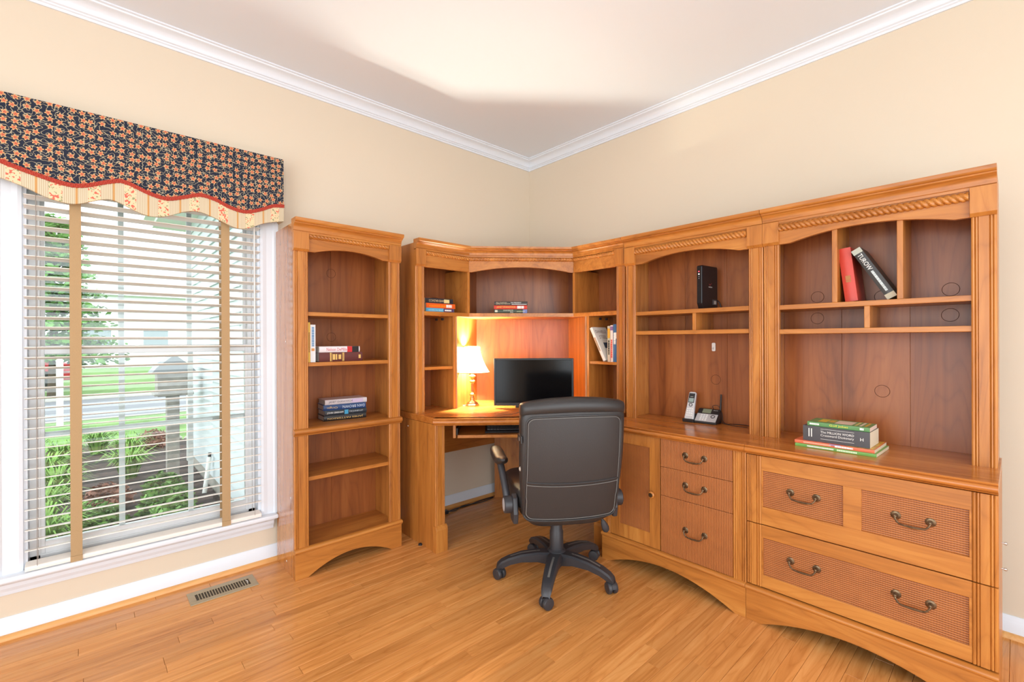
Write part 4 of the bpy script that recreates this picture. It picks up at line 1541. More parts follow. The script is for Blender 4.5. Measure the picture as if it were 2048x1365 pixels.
kb_c = c0 + du * 0.43 + dv * 0.12
kb = thing('keyboard', 'black computer keyboard on the pull-out desk tray', 'keyboard', (kb_c.x, kb_c.y, 0.6543), math.atan2(du.y, du.x))
obj('case', MB().prism([(-0.075, 0.0), (-0.078, 0.008), (-0.070, 0.013), (0.072, 0.026), (0.078, 0.020), (0.075, 0.0)], 'x', -0.22, 0.22), M_black, kb, 0.003)
ky = MB()
for r in range(6):
    yk = -0.056 + r * 0.0195
    zk = 0.0145 + (yk + 0.07) * 0.0916
    for c in range(22):
        if r == 0 and 4 <= c <= 10:
            if c > 4:
                continue
            ky.box(-0.207 + c * 0.019, -0.207 + c * 0.019 + 0.13, yk, yk + 0.016, zk, zk + 0.006)
        else:
            ky.box(-0.207 + c * 0.019, -0.207 + c * 0.019 + 0.0165, yk, yk + 0.016, zk, zk + 0.006)
ko = obj('keys', ky, M_dplast, kb)
ko['kind'] = 'stuff'

# ------------------------------------------------------------------ router, hook, telephone
rt = thing('router', 'black upright wireless router on the hutch shelf', 'router', (-0.385, -1.637, 1.3622), math.radians(-6))
body = MB()
body.prism([(0.014, 0.0), (0.0, 0.030), (0.0, 0.222), (0.006, 0.228), (0.145, 0.228), (0.150, 0.222), (0.150, 0.0)], 'y', -0.030, 0.0)
obj('casing', body, mat('router_gloss', (22, 22, 26), 0.22), rt, 0.003)
for z, c_ in ((0.196, (255, 70, 90)), (0.182, (255, 240, 220))):
    m = mat('led_%d' % c_[1], c_, 0.4)
    m.node_tree.nodes['Principled BSDF'].inputs['Emission Color'].default_value = lin(c_)
    m.node_tree.nodes['Principled BSDF'].inputs['Emission Strength'].default_value = 2.0
    obj('indicator_light', MB().lathe([(0.0032, -0.0012), (0.0032, 0.0005)], (0.0, -0.013, z), 10, 'x'), m, rt)
for z in (0.170, 0.160):
    obj('indicator_mark', MB().lathe([(0.0018, -0.0008), (0.0018, 0.0004)], (0.0, -0.013, z), 8, 'x'), M_silver, rt)
fm_ = Matrix.Translation((0.078, -0.0304, 0.118)) @ Matrix.Rotation(pi / 2, 4, 'X')
lettering(rt, 'verizon', 0.034, 0.008, fm_, M_wprint)
obj('check_mark', MB().tube([(0.066, -0.0305, 0.134), (0.075, -0.0305, 0.127), (0.09, -0.0305, 0.138)], 0.0011, 4), cm((150, 50, 50)), rt)
obj('sticker', B(0.098, 0.138, -0.0308, -0.030, 0.024, 0.052), mat('sticker_dark', (70, 70, 74), 0.4), rt)
obj('sticker_patch', B(0.112, 0.134, -0.0312, -0.0305, 0.028, 0.046), mat('sticker_grey', (180, 176, 170), 0.5), rt)
obj('cable', MB().tube(catmull([(0.150, -0.015, 0.03), (0.166, -0.02, 0.05), (0.175, -0.03, 0.03), (0.178, -0.035, 0.004)], 6), 0.0028, 6), M_black, rt)

hk = thing('wall_hook', 'small white adhesive hook on the hutch back panel', 'hook', (-0.2045, -1.646, 1.138), RZ)
obj('plate', MB().prism([(-0.010, 0.004), (-0.006, 0.0), (0.006, 0.0), (0.010, 0.004), (0.010, 0.042), (0.006, 0.046), (-0.006, 0.046), (-0.010, 0.042)], 'y', -0.0045, -0.0005), M_white, hk, 0.001)
obj('peg', MB().tube([(0, -0.004, 0.024), (0, -0.010, 0.012), (0, -0.016, 0.010), (0, -0.018, 0.018)], 0.003, 8), M_white, hk)

ph = thing('desk_telephone', 'silver and black telephone base with keypad and antenna on the worktop', 'telephone', (-0.312, -1.548, CZ), RZ + math.radians(4))
# local x right, y back; sloped wedge beside a cradle
wedge = MB().prism([(0.0, 0.0003), (0.0, 0.010), (0.075, 0.072), (0.085, 0.066), (0.085, 0.0003)], 'x', 0.034, 0.150)
obj('body', wedge, M_black, ph, 0.003)
sl = math.atan2(0.062, 0.075)
F = Matrix.Translation((0.034, 0.0, 0.010)) @ Matrix.Rotation(sl, 4, 'X')
obj('keypad_plate', B(0.003, 0.113, 0.003, 0.058, 0.0, 0.0025).xf(F), M_silver, ph, 0.002)
obj('display_frame', B(0.003, 0.113, 0.059, 0.096, 0.0, 0.0022).xf(F), M_black, ph, 0.001)
obj('display', B(0.026, 0.072, 0.063, 0.092, 0.002, 0.0030).xf(F), mat('lcd_green', (128, 136, 112), 0.3), ph)
KEY = B(-0.0045, 0.0045, -0.003, 0.003, 0, 0.0015)
for r in range(4):
    for c in range(3):
        obj('key', B(-0.0045, 0.0045, -0.0032, 0.0032, 0.002, 0.0038).xf(F @ Matrix.Translation((0.030 + c * 0.014, 0.013 + r * 0.0115, 0))), M_white, ph)
obj('dial_ring', MB().tube([(0.090 + 0.0095 * math.cos(2 * pi * k / 20), 0.040 + 0.0095 * math.sin(2 * pi * k / 20), 0.003) for k in range(20)], 0.002, 5, closed=True).xf(F), M_black, ph)
lettering(ph, 'Bluetooth', 0.022, 0.005, F @ Matrix.Translation((0.093, 0.086, 0.0028)), M_wprint)
obj('antenna', MB().tube([(0.146, 0.078, 0.060), (0.150, 0.080, 0.155)], [0.005, 0.0042], 8), M_black, ph)
obj('cradle', MB().prism([(-0.010, 0.0003), (-0.012, 0.018), (-0.007, 0.020), (-0.003, 0.0140), (0.024, 0.0140), (0.040, 0.042), (0.062, 0.042), (0.066, 0.0003)], 'x', -0.026, 0.036), M_black, ph, 0.003)
lettering(ph, 'vtech', 0.020, 0.005, Matrix.Translation((0.004, -0.0095, 0.009)) @ Matrix.Rotation(pi / 2, 4, 'X'), M_wprint)
obj('telephone_cord', MB().tube(catmull([(0.12, 0.085, 0.02), (0.15, 0.07, 0.006), (0.19, 0.05, 0.004), (0.23, 0.075, 0.004), (0.27, 0.08, 0.004), (0.30, 0.06, 0.004)], 6), 0.0018, 5)
    .tube(catmull([(0.12, 0.087, 0.05), (0.10, 0.092, 0.085), (0.13, 0.092, 0.09), (0.15, 0.09, 0.05), (0.16, 0.085, 0.006), (0.22, 0.03, 0.003), (0.30, 0.02, 0.003)], 6), 0.0014, 5), M_black, ph)

hs = thing('telephone_handset', 'silver cordless telephone handset standing in the cradle', 'telephone', (-0.3115, -1.552, CZ + 0.0150), RZ + math.radians(4))
Rh = Matrix.Rotation(math.radians(-22), 4, 'X')
ho = MB().prism([(-0.024, 0.0), (-0.026, 0.01), (-0.022, 0.075), (-0.020, 0.150), (-0.015, 0.158), (0.015, 0.158), (0.020, 0.150), (0.022, 0.075), (0.026, 0.01), (0.024, 0.0)], 'y', 0.0, 0.018)
obj('shell', ho.xf(Rh), M_silver, hs, 0.004)
obj('face', B(-0.0165, 0.0165, -0.0012, 0.0, 0.094, 0.148).xf(Rh), M_black, hs, 0.0008)
obj('display', B(-0.013, 0.013, -0.0022, -0.001, 0.098, 0.120).xf(Rh), mat('lcd_grey', (148, 166, 160), 0.3), hs)
lettering(hs, 'vtech', 0.016, 0.004, Rh @ Matrix.Translation((0, -0.0018, 0.129)) @ Matrix.Rotation(pi / 2, 4, 'X'), M_wprint)
obj('dial_ring', MB().tube([(0.0085 * math.cos(2 * pi * k / 18), -0.0008, 0.082 + 0.0085 * math.sin(2 * pi * k / 18)) for k in range(18)], 0.0018, 5, closed=True).xf(Rh), M_black, hs)
for r in range(4):
    for c in range(3):
        obj('key', B(-0.004, 0.004, -0.0014, 0.0, -0.003, 0.003).xf(Rh @ Matrix.Translation((-0.012 + c * 0.012, 0, 0.022 + r * 0.0125))), M_white, hs)

# power cord on the floor under the desk
tag(obj('power_cord', MB().tube(catmull([(-0.93, -0.10, 0.006), (-0.88, -0.085, 0.008), (-0.80, -0.07, 0.005), (-0.70, -0.075, 0.005), (-0.58, -0.06, 0.005), (-0.46, -0.062, 0.005)], 6), 0.004, 6)
        .tube(catmull([(-0.90, -0.08, 0.01), (-0.84, -0.10, 0.006), (-0.74, -0.058, 0.005), (-0.60, -0.09, 0.005), (-0.47, -0.075, 0.005)], 6), 0.003, 6)
        .box(-0.95, -0.90, -0.105, -0.075, 0.0005, 0.022), M_black), 'black power cord and plug lying on floor under the desk', 'cord')

# ------------------------------------------------------------------ office chair
CHR = math.radians(-32)
ch = thing('office_chair', 'black leather swivel office chair with padded arms facing the desk', 'chair', (-0.990, -1.190, 0), CHR)


def leg_mesh():
    top = [(0.026, 0.136), (0.10, 0.137), (0.18, 0.128), (0.245, 0.110), (0.280, 0.094), (0.300, 0.078), (0.306, 0.060)]
    bot = [(0.026, 0.074), (0.10, 0.090), (0.18, 0.090), (0.235, 0.078), (0.262, 0.066), (0.275, 0.058), (0.280, 0.058)]
    wd = [0.038, 0.033, 0.030, 0.027, 0.025, 0.022, 0.017]
    vs = []
    for (r, zt), (r2, zb), hw in zip(top, bot, wd):
        vs += [(r, -hw * 0.72, zt), (r, hw * 0.72, zt), (r, hw, zt - 0.008), (r2, hw * 0.86, zb), (r2, -hw * 0.86, zb), (r, -hw, zt - 0.008)]
    n = len(top)
    fs = []
    for i in range(n - 1):
        for k in range(6):
            fs.append((i * 6 + k, i * 6 + (k + 1) % 6, (i + 1) * 6 + (k + 1) % 6, (i + 1) * 6 + k))
    fs += [tuple(range(6))[::-1], tuple(range((n - 1) * 6, n * 6))]
    return MB().add(vs, fs, True)


def inlay_mesh():
    vs = []
    P = [(0.085, 0.1378), (0.12, 0.1358), (0.18, 0.1288), (0.235, 0.1138)]
    for r, z in P:
        vs += [(r, -0.0052, z), (r, 0.0052, z)]
    return MB().add(vs, [(2 * i, 2 * i + 2, 2 * i + 3, 2 * i + 1) for i in range(3)])


LEGM = leg_mesh().mesh('leg', M_dplast)
INLM = inlay_mesh().mesh('leg_inlay', mat('inlay_grey', (128, 126, 122), 0.4, metal=0.3))
wl = MB()
wp = [(0.004, -0.011), (0.022, -0.010), (0.0275, -0.006), (0.0278, 0.004), (0.025, 0.009), (0.012, 0.011), (0.004, 0.0105)]
wl.lathe(wp, (0, 0.0145, 0), 20, 'y')
wl.lathe([(r, -h) for r, h in wp[::-1]], (0, -0.0145, 0), 20, 'y')
hood = []
for i in range(9):
    a = pi * 0.02 + i / 8 * pi * 0.75
    hood.append((0.0285 * math.cos(a), 0.0285 * math.sin(a)))
wl.prism([(p[0], p[1]) for p in hood] + [(0, 0.004)], 'y', -0.008, 0.008)
wl.tube([(0.012, 0, 0.02), (0.012, 0, 0.040)], 0.006, 8)
CASM = wl.mesh('caster', M_dplast)
for k in range(5):
    a = math.radians(213 + 72 * k) - CHR
    lo_ = bpy.data.objects.new('leg', LEGM)
    COL.objects.link(lo_)
    lo_.parent = ch
    lo_.rotation_euler = (0, 0, a)
    io = bpy.data.objects.new('leg_inlay', INLM)
    COL.objects.link(io)
    io.parent = lo_
    co = bpy.data.objects.new('caster', CASM)
    COL.objects.link(co)
    co.parent = lo_
    co.location = (0.290, 0, 0.0282)
    co.rotation_euler = (0, 0, [2.4, -0.7, 2.0, 0.6, -0.9][k])
obj('base_hub', MB().lathe([(0.030, 0.066), (0.046, 0.072), (0.050, 0.10), (0.046, 0.138), (0.036, 0.146)]), M_dplast, ch)
obj('gas_cylinder', MB().lathe([(0.034, 0.140), (0.035, 0.150), (0.034, 0.235), (0.030, 0.245), (0.030, 0.325), (0.024, 0.33), (0.024, 0.36)]), M_dplast, ch)
obj('seat_mechanism', B(-0.09, 0.09, -0.13, 0.12, 0.345, 0.392), M_black, ch, 0.01)


def loft(rows, n=40, p=5.0, bow=0.0):
    """rows of (z, half width, half depth, centre y); superellipse sections; returns MB"""
    vs = []
    for z, hw, hd, yc, pp in rows:
        for k in range(n):
            t = 2 * pi * k / n
            c, s = math.cos(t), math.sin(t)
            x = hw * math.copysign(abs(c) ** (2 / pp), c)
            y = hd * math.copysign(abs(s) ** (2 / pp), s)
            vs.append((x, y + yc + bow * x * x, z))
    m = len(rows)
    fs = [(i * n + k, i * n + (k + 1) % n, (i + 1) * n + (k + 1) % n, (i + 1) * n + k) for i in range(m - 1) for k in range(n)]
    fs += [tuple(range(n))[::-1], tuple(range((m - 1) * n, m * n))]
    return MB().add(vs, fs, True)


def back_y(z):
    """centre line of the backrest in side view"""
    t = (z - 0.36) / 0.585
    return -0.205 - 0.085 * t - 0.018 * math.sin(pi * min(1, max(0, t)))


def back_hw(z):
    t = (z - 0.36) / 0.585
    return 0.214 + 0.026 * math.sin(pi * 0.5 * min(1, t * 1.5))


HD = 0.043
BOW = 0.35
rows = []
NZ = 26
for i in range(NZ + 1):
    t = i / NZ
    z = 0.352 + (0.918 - 0.352) * t
    e = min(t, 1 - t) * 0.566
    k = 1.0 if e > 0.035 else math.sqrt(max(0.0, 1 - ((0.035 - e) / 0.035) ** 2)) * 0.55 + 0.45
    kw = 1.0 if e > 0.05 else 1 - 0.20 * ((0.05 - e) / 0.05) ** 2
    rows.append((z, back_hw(z) * kw, HD * k, back_y(z), 6.0))
bk = loft(rows, 48, bow=BOW)


def dome(x, z):
    # top edge arched, bottom edge slightly bellied
    u = x / 0.24
    return z - 0.022 * u * u * max(0, (z - 0.80) / 0.14) ** 1.5 + 0.018 * u * u * max(0, (0.44 - z) / 0.09)


bk.v = [(p[0], p[1], dome(p[0], p[2])) for p in bk.v]
backrest = obj('backrest', bk, M_leather, ch)
# roll of padding folded over the top edge
rows = []
for i in range(13):
    t = i / 12
    z = 0.872 + 0.076 * t
    s = math.sqrt(max(0.0, 1 - (2 * t - 1) ** 2))
    rows.append((z, 0.2415 - 0.016 * (1 - s) ** 2, (HD + 0.008) * (0.35 + 0.65 * s), back_y(z), 5.0))
rl = loft(rows, 48, bow=BOW)
rl.v = [(p[0], p[1], dome(p[0], p[2])) for p in rl.v]
obj('head_roll', rl, M_leather, backrest)


def back_surface(x, z, off=0.0015):
    return (x, back_y(z) + BOW * x * x - HD * (1 - min(1, abs(x) / back_hw(z)) ** 6.0) ** (1 / 6.0) - off, dome(x, z))


st = MB()
path = []
XW, ZB, ZT = 0.212, 0.393, 0.862
r_ = 0.03
ZM = 0.0
corner = []
for cx_, cz_, a0_ in ((XW - r_, ZT - r_, 0), (-XW + r_, ZT - r_, 90), (-XW + r_, ZB + r_, 180), (XW - r_, ZB + r_, 270)):
    for k in range(6):
        a = math.radians(a0_ + 90 * k / 5)
        corner.append((cx_ + r_ * math.cos(a), cz_ + r_ * math.sin(a)))
dense = []
for i in range(len(corner)):
    a, b = corner[i], corner[(i + 1) % len(corner)]
    n = max(1, int(math.hypot(b[0] - a[0], b[1] - a[1]) / 0.02))
    for k in range(n):
        dense.append((a[0] + (b[0] - a[0]) * k / n, a[1] + (b[1] - a[1]) * k / n))
st.tube([back_surface(x * (0.985 if z < .5 else 1.0), z) for x, z in dense], 0.0011, 5, closed=True)
obj('stitching', st, M_stitch, backrest)
obj('seam_piping', MB().tube([back_surface(x * 1.03, z + (0.008 if z > .6 else -0.010)) for x, z in dense], 0.0042, 6, closed=True), M_leather, backrest)
for z, m, r in ((0.572, M_leather, 0.0040), (0.560, M_stitch, 0.0011)):
    obj('waist_seam' if r > 0.002 else 'stitching', MB().tube([back_surface(-XW + 2 * XW * k / 30, z - 0.010 * (1 - (2 * k / 30 - 1) ** 2)) for k in range(31)], r, 5), m, backrest)
obj('manufacturer_tag', MB().lathe([(0.0105, -0.001), (0.0105, 0.001)], (0, 0, 0), 16, 'x').xf(Matrix.Translation((-0.2425, -0.262, 0.765))), M_silver, backrest)
obj('tag_strap', B(-0.2435, -0.238, -0.30, -0.225, 0.752, 0.782), M_black, backrest)
for s in (-1, 1):
    obj('wear_patch', MB().lathe([(0.0004, -0.012), (0.006, -0.006), (0.007, 0.004), (0.0004, 0.010)], (0, 0, 0), 8).xf(Matrix.Translation((s * 0.2365, -0.286 + 0.035, 0.63))), mat('worn_hide_%d' % (s + 2), (196, 184, 172), 0.8), backrest)
# seat cushion and its shell
rows = []
for i in range(11):
    t = i / 10
    z = 0.405 + 0.095 * t
    s = math.sqrt(max(0.0, 1 - (2 * t - 1) ** 2))
    rows.append((z, 0.225 + 0.02 * s, 0.21 + 0.025 * s, 0.035, 5.0))
obj('seat', loft(rows, 40), M_leather, ch)
rows = [(0.335, 0.10, 0.10, -0.06, 4.0), (0.350, 0.180, 0.19, -0.03, 5.0), (0.385, 0.212, 0.222, -0.01, 5.0), (0.408, 0.214, 0.225, 0.0, 5.0)]
obj('seat_shell', loft(rows, 40), M_black, ch)
for s in (-1, 1):
    arm = MB().tube(catmull([(s * 0.272, -0.115, 0.42), (s * 0.276, -0.10, 0.48), (s * 0.284, -0.055, 0.55), (s * 0.290, -0.02, 0.598)], 5), 0.017, 10)
    arm.v = [(p[0] if abs(p[0]) < 9 else p[0], p[1], p[2]) for p in arm.v]
    ao = obj('armrest', arm, M_dplast, ch)
    obj('pivot_hub', MB().lathe([(0.036, -0.024), (0.040, -0.020), (0.040, 0.020), (0.036, 0.024)], (s * 0.268, -0.125, 0.43), 24, 'x'), M_dplast, ao)
    obj('hub_cap', MB().lathe([(0.0005, s * 0.0268), (0.026, s * 0.0262), (0.030, s * 0.024)], (s * 0.268, -0.125, 0.43), 20, 'x'), M_silver, ao)
    obj('arm_bracket', MB().prism([(-0.175, 0.352), (-0.185, 0.40), (-0.17, 0.47), (-0.135, 0.485), (-0.095, 0.45), (-0.085, 0.38), (-0.11, 0.350)], 'x', s * 0.243 - 0.012, s * 0.243 + 0.012), M_dplast, ao, 0.006)
    rows = []
    for i in range(15):
        t = i / 14
        q_ = math.sqrt(max(0.0, 1 - (2 * t - 1) ** 4))
        rows.append((0.27 * t - 0.105, 0.034 * (0.25 + 0.75 * q_), 0.021 * (0.25 + 0.75 * q_), 0.0, 2.6))
    pad = loft(rows, 24)
    pad.v = [(p[0] + s * 0.290, p[2], p[1] + 0.617 + 0.10 * max(0, p[2]) - 0.25 * min(0, p[2] + 0.04)) for p in pad.v]
    po = obj('arm_pad', pad, M_leather, ao)
    n = 28
    ring = [(s * 0.290 + 0.0265 * math.cos(2 * pi * k / n) , 0.030 + 0.112 * math.sin(2 * pi * k / n), 0) for k in range(n)]
    ring = [(x, yy, 0.617 + 0.10 * max(0, yy) - 0.25 * min(0, yy + 0.04) + 0.0145) for x, yy, z in ring]
    obj('pad_stitching', MB().tube(ring, 0.0014, 5, closed=True), M_stitch, ao)
lev = MB().tube(catmull([(0.06, -0.04, 0.366), (0.15, -0.06, 0.355), (0.19, -0.075, 0.335), (0.215, -0.085, 0.30)], 5), 0.006, 8)
obj('height_lever', lev, M_black, ch)
pd = loft([(0.0, 0.006, 0.005, 0, 2.5), (0.02, 0.014, 0.008, 0, 2.5), (0.045, 0.019, 0.009, 0, 2.5), (0.062, 0.016, 0.008, 0, 2.5), (0.07, 0.006, 0.004, 0, 2.5)], 16)
pd.xf(Matrix.Translation((0.212, -0.083, 0.308)) @ Matrix.Rotation(math.radians(158), 4, 'Y') @ Matrix.Rotation(math.radians(0), 4, 'X'))
obj('lever_paddle', pd, M_dplast, ch)

# ------------------------------------------------------------------ outdoors
GZ = -0.40
M_lawn = mat('lawn_grass', (104, 140, 72), 0.9, var=0.3, bscale=3.0, bump=0.4)
M_road = mat('asphalt', (128, 130, 136), 0.9, var=0.08, bscale=2)
M_mulch = mat('dark_mulch', (58, 48, 46), 0.95, var=0.5, bscale=16, bump=0.8)
M_curb = mat('concrete_kerb', (176, 172, 164), 0.9)
M_side = mat('vinyl_siding', (206, 214, 218), 0.6)
M_house = mat('pale_house', (226, 228, 228), 0.8)
struct(obj('ground', MB().box(-60, 60, 0.16, 10.4, GZ - 0.2, GZ - 0.02).box(-60, 60, 15.4, 120, GZ - 0.2, GZ - 0.02), M_lawn), 'green lawn outside the window')
struct(obj('road', B(-60, 60, 10.4, 15.4, GZ - 0.2, GZ - 0.06), M_road), 'grey asphalt street beyond the lawn')
struct(obj('kerb', MB().box(-60, 60, 10.25, 10.42, GZ - 0.1, GZ - 0.005).box(-60, 60, 15.38, 15.8, GZ - 0.1, GZ - 0.005), M_curb), 'pale kerb along the street')
mpts = [(-4.6, 0.16), (-1.76, 0.16), (-1.76, 4.6), (-1.2, 4.9), (-1.2, 6.2), (-1.9, 6.6), (-2.7, 6.9), (-3.4, 6.8), (-4.2, 6.2), (-4.6, 5.6)]
struct(obj('garden_bed', MB().prism(mpts, 'z', GZ - 0.02, GZ + 0.01), M_mulch), 'dark mulched planting bed under the window')
# garage wing with lap siding
gw = struct(obj('wall_garage', B(-1.74, 1.5, 0.16, 4.75, GZ, 2.75), M_side), 'white lap-sided wing of the house outside the window')
SB = MB().prism([(-0.004, 0.0), (-0.022, 0.0), (-0.004, 0.118)], 'y', 0.0, 4.58).mesh('siding_board', M_side)
for i in range(26):
    o = bpy.data.objects.new('siding_board', SB)
    COL.objects.link(o)
    o.parent = gw
    o.location = (-1.736, 0.165, GZ + 0.14 + i * 0.115)
obj('foundation', B(-1.745, 1.4, 0.17, 4.74, GZ - 0.02, GZ + 0.14), M_curb, gw)
obj('corner_post', B(-1.775, -1.70, 4.70, 4.78, GZ, 2.75), M_white, gw, 0.004)
obj('eave_soffit', B(-2.10, 1.5, 0.18, 5.15, 2.75, 2.80), M_white, gw)
obj('gutter', MB().prism([(-2.10, 2.80), (-2.20, 2.82), (-2.22, 2.90), (-2.10, 2.92)], 'y', 0.18, 5.15), M_white, gw)
obj('garage_roof', MB().prism([(-2.2, 2.90), (0.0, 3.9), (1.6, 2.9)], 'y', 0.2, 5.2), mat('roof_shingle', (120, 116, 112), 0.9), gw)
ds_ = thing('drain_pipe', 'short white drain pipe leaning by the sided wall outside', 'pipe', (-1.80, 3.0, GZ))
obj('pipe', MB().tube([(-0.05, -0.02, 0.012), (-0.012, 0.05, 0.22), (0.012, 0.09, 0.36)], 0.022, 10), M_white, ds_)
obj('pipe_cap', MB().tube([(0.012, 0.09, 0.355), (0.020, 0.105, 0.405)], 0.016, 10), M_black, ds_)
# post with a boxed top
M_gwood = mat('weathered_wood', (158, 152, 146), 0.9, var=0.25, bscale=12)
pb = thing('post_box', 'grey weathered post with boxed roofed top beyond the window', 'mailbox', (-2.03, 3.80, GZ))
obj('post', B(-0.06, 0.06, -0.06, 0.06, 0.0, 0.99), M_gwood, pb, 0.006)
obj('box', B(-0.15, 0.15, -0.15, 0.15, 0.99, 1.26), M_gwood, pb, 0.006)
obj('box_trim', B(-0.18, 0.18, -0.18, 0.18, 1.0, 1.03), M_gwood, pb)
obj('roof', MB().prism([(-0.21, 1.25), (0.21, 1.25), (0.16, 1.32), (0.0, 1.46), (-0.16, 1.32)], 'y', -0.21, 0.21), mat('box_roof_grey', (150, 154, 160), 0.8), pb)
# white marker post by the street
mpo = thing('marker_post', 'slim white post standing in the lawn near the street', 'post', (-3.16, 9.8, GZ - 0.02))
obj('shaft', B(-0.05, 0.05, -0.05, 0.05, 0, 1.25), M_white, mpo, 0.006)
obj('cap', MB().lathe([(0.08, 1.25), (0.08, 1.27), (0.005, 1.32)], seg=4, rot=pi / 4, smooth=False), M_white, mpo)
# parked red car
car = thing('parked_car', 'red car parked on the far side of the street', 'car', (-5.16, 20.0, GZ - 0.02))
M_car = mat('red_car_paint', (196, 28, 40), 0.25, coat=0.6)
prof = [(-2.1, 0.30), (-2.15, 0.62), (-2.0, 0.86), (-1.2, 0.95), (-0.6, 1.38), (0.7, 1.42), (1.4, 0.98), (2.0, 0.90), (2.12, 0.70), (2.1, 0.32)]
obj('body', MB().prism(prof, 'y', -0.85, 0.85), M_car, car, 0.06)
obj('side_window', MB().prism([(-1.0, 0.98), (-0.55, 1.31), (0.65, 1.34), (1.15, 1.0)], 'y', -0.865, 0.865), M_black, car)
for x in (-1.3, 1.3):
    for yy in (-0.80, 0.80):
        obj('wheel', MB().lathe([(0.15, -0.1), (0.31, -0.1), (0.33, -0.06), (0.33, 0.06), (0.31, 0.1), (0.15, 0.1)], (x, yy, 0.33), 20, 'y'), M_black, car)
obj('bumper', B(2.05, 2.16, -0.8, 0.8, 0.36, 0.52), M_dplast, car, 0.02)
obj('trim_strip', B(-1.9, 1.95, -0.868, 0.868, 0.60, 0.63), M_chrome, car)


def foliage(n, fn, size, rnd):
    b = MB()
    for _ in range(n):
        p = Vector(fn(rnd))
        u = Vector((rnd.uniform(-1, 1), rnd.uniform(-1, 1), rnd.uniform(-.5, .5))).normalized()
        v = u.cross(Vector((rnd.uniform(-1, 1), rnd.uniform(-1, 1), rnd.uniform(-1, 1)))).normalized()
        s = size * rnd.uniform(0.6, 1.3)
        b.add([p - u * s, p + v * s * 0.5, p + u * s, p - v * s * 0.5], [(0, 1, 2, 3)])
    return b


def mesh_nofix(mb, name, m):
    me = bpy.data.meshes.new(name)
    me.from_pydata(mb.v, [], mb.f)
    me.materials.append(m)
    return me


def leafy(name, mb, m, parent):
    o = bpy.data.objects.new(name, mesh_nofix(mb, name, m))
    COL.objects.link(o)
    o.parent = parent
    return o


rt_ = random.Random(3)
M_leaf = mat('tree_leaf', (92, 142, 60), 0.7, var=0.5, bscale=1.6)
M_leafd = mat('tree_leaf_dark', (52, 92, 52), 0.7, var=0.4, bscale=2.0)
M_bark = mat('bark', (92, 78, 64), 0.9)
tree = thing('tree', 'leafy green tree with layered branches across the lawn', 'tree', (-3.55, 16.6, GZ - 0.02))
obj('trunk', MB().tube([(0, 0, 0), (0.05, 0, 1.5), (0, 0.05, 4.6)], [0.12, 0.10, 0.03], 8), M_bark, tree)


def crown(r):
    lay_ = r.randrange(9)
    z = 1.30 + lay_ * 0.48
    R_ = 1.95 - lay_ * 0.17
    a = r.uniform(0, 2 * pi)
    q = R_ * math.sqrt(r.uniform(0.02, 1)) * (0.72 + 0.28 * math.sin(a * 5 + lay_ * 2))
    return (q * math.cos(a), q * math.sin(a), z + r.gauss(0, 0.09) - 0.10 * q)


leafy('foliage', foliage(7500, crown, 0.10, rt_), M_leaf, tree)
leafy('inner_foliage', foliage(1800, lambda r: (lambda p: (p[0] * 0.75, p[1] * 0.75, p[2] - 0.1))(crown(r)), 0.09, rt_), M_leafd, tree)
# distant house
hs_ = thing('house', 'pale far house with a grey window across the street', 'house', (0.8, 36, GZ - 0.02))
obj('wall', B(-6.5, 9, 0, 8, 0, 4.6), M_house, hs_)
obj('roof', MB().prism([(-0.5, 4.6), (8.5, 4.6), (4.0, 7.2)], 'x', -7.0, 9.4), mat('far_roof', (206, 208, 210), 0.9), hs_)
for x in (-3.9, -1.0, 4.0):
    w_ = obj('window', B(x, x + 1.5, -0.06, 0.0, 1.2, 2.5), M_white, hs_)
    obj('pane', B(x + 0.1, x + 1.4, -0.08, -0.05, 1.3, 2.4), mat('far_pane_%d' % int(x * 10), (140, 150, 160), 0.3), w_)
# strappy grass clumps and low shrubs in the bed
M_strap = mat('strap_leaf', (128, 172, 74), 0.6, var=0.35, bscale=6)
M_shrub = mat('shrub_leaf', (104, 146, 66), 0.7, var=0.5, bscale=7)
M_shrubr = mat('shrub_leaf_red', (146, 96, 78), 0.7, var=0.4, bscale=7)


def clump_mb(r, n, h, w):
    b = MB()
    for _ in range(n):
        a = r.uniform(0, 2 * pi)
        l = h * r.uniform(0.6, 1.1)
        d = Vector((math.cos(a), math.sin(a), 0))
        s = Vector((-d.y, d.x, 0)) * w
        o = d * r.uniform(0, 0.08)
        lean = r.uniform(0.25, 0.75)
        P = [o, o + d * l * lean * 0.35 + Z_ * l * 0.65, o + d * l * lean * 0.85 + Z_ * l * 0.85, o + d * l * lean * 1.3 + Z_ * l * 0.70]
        vs = []
        for i, p in enumerate(P):
            k = (1, 0.9, 0.6, 0.08)[i]
            vs += [p - s * k, p + s * k]
        b.add(vs, [(2 * i, 2 * i + 1, 2 * i + 3, 2 * i + 2) for i in range(3)])
    return b


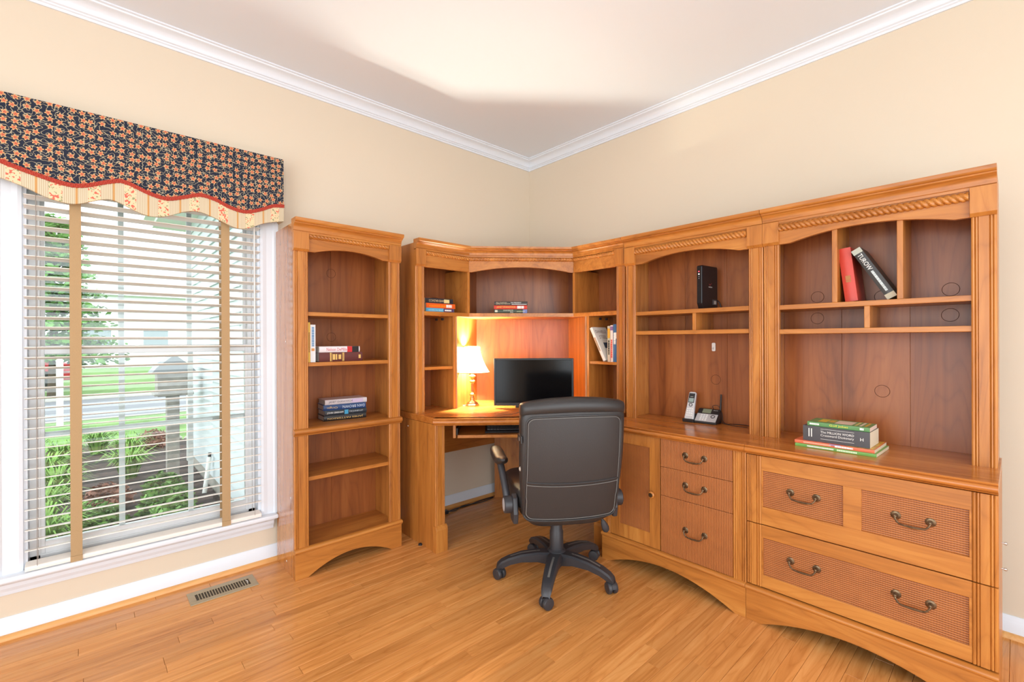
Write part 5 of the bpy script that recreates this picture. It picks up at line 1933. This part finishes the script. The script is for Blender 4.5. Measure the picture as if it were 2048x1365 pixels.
rg = random.Random(5)
CL = [mesh_nofix(clump_mb(rg, 150, 0.40, 0.009), 'blades', M_strap) for _ in range(3)]
spots = [(-3.00, 2.05), (-3.05, 2.85), (-2.98, 3.65), (-3.10, 4.45), (-2.40, 4.25), (-3.0, 5.3), (-2.35, 5.2), (-2.65, 6.1), (-3.4, 6.1), (-3.75, 4.9)]
for i, (x, yy) in enumerate(spots):
    t = thing('grass_clump', 'bright green strappy grass clump in the bed outside the window', 'plant', (x, yy, GZ + 0.009), rg.uniform(0, 6), 'strappy grass clumps in the bed')
    o = bpy.data.objects.new('blades', CL[i % 3])
    COL.objects.link(o)
    o.parent = t
for i, (x, yy, R_, m, lab) in enumerate(((-2.22, 1.95, 0.25, M_shrub, 'low leafy shrub closest to the window sill'), (-2.72, 2.42, 0.24, M_shrub, 'low leafy shrub behind the left muntin'),
                                     (-2.20, 2.60, 0.24, M_shrub, 'low leafy shrub nearest the drain pipe'), (-2.62, 3.10, 0.22, M_shrubr, 'reddish low shrub in the middle of the bed'),
                                     (-2.16, 3.36, 0.18, M_shrub, 'small green shrub in the middle of the bed'), (-2.02, 6.05, 0.24, M_shrubr, 'reddish low plant at the far bed edge'))):
    t = thing('shrub', lab, 'plant', (x, yy, GZ + 0.009))

    def ball(r, R=R_):
        while True:
            p = Vector((r.uniform(-1, 1), r.uniform(-1, 1), r.uniform(0, 1)))
            if 0.25 < p.length < 1:
                return (p.x * R, p.y * R, p.z * R * 1.05 + 0.02)
    leafy('leaves', foliage(620, ball, 0.032, rg), m, t)
    obj('stem', MB().tube([(0, 0, 0), (0.01, 0, R_ * 0.6)], 0.008, 5), M_bark, t)
# border stones at the far edge of the bed
for i in range(9):
    x = -3.1 + i * 0.2
    yy = 6.95 - 0.5 * (i / 8) ** 1.5
    st_ = obj('edging_stone', MB().lathe([(0.02, 0.0), (0.075, 0.01), (0.085, 0.04), (0.06, 0.075), (0.01, 0.085)], (0, 0, 0), 9, rot=i), M_curb)
    st_.location = (x, yy, GZ - 0.012)
    st_.scale = (1.2, 0.8, 0.9)
    tag(st_, 'pale edging stone along the far edge of the bed', 'stone', 'edging stones of the bed')
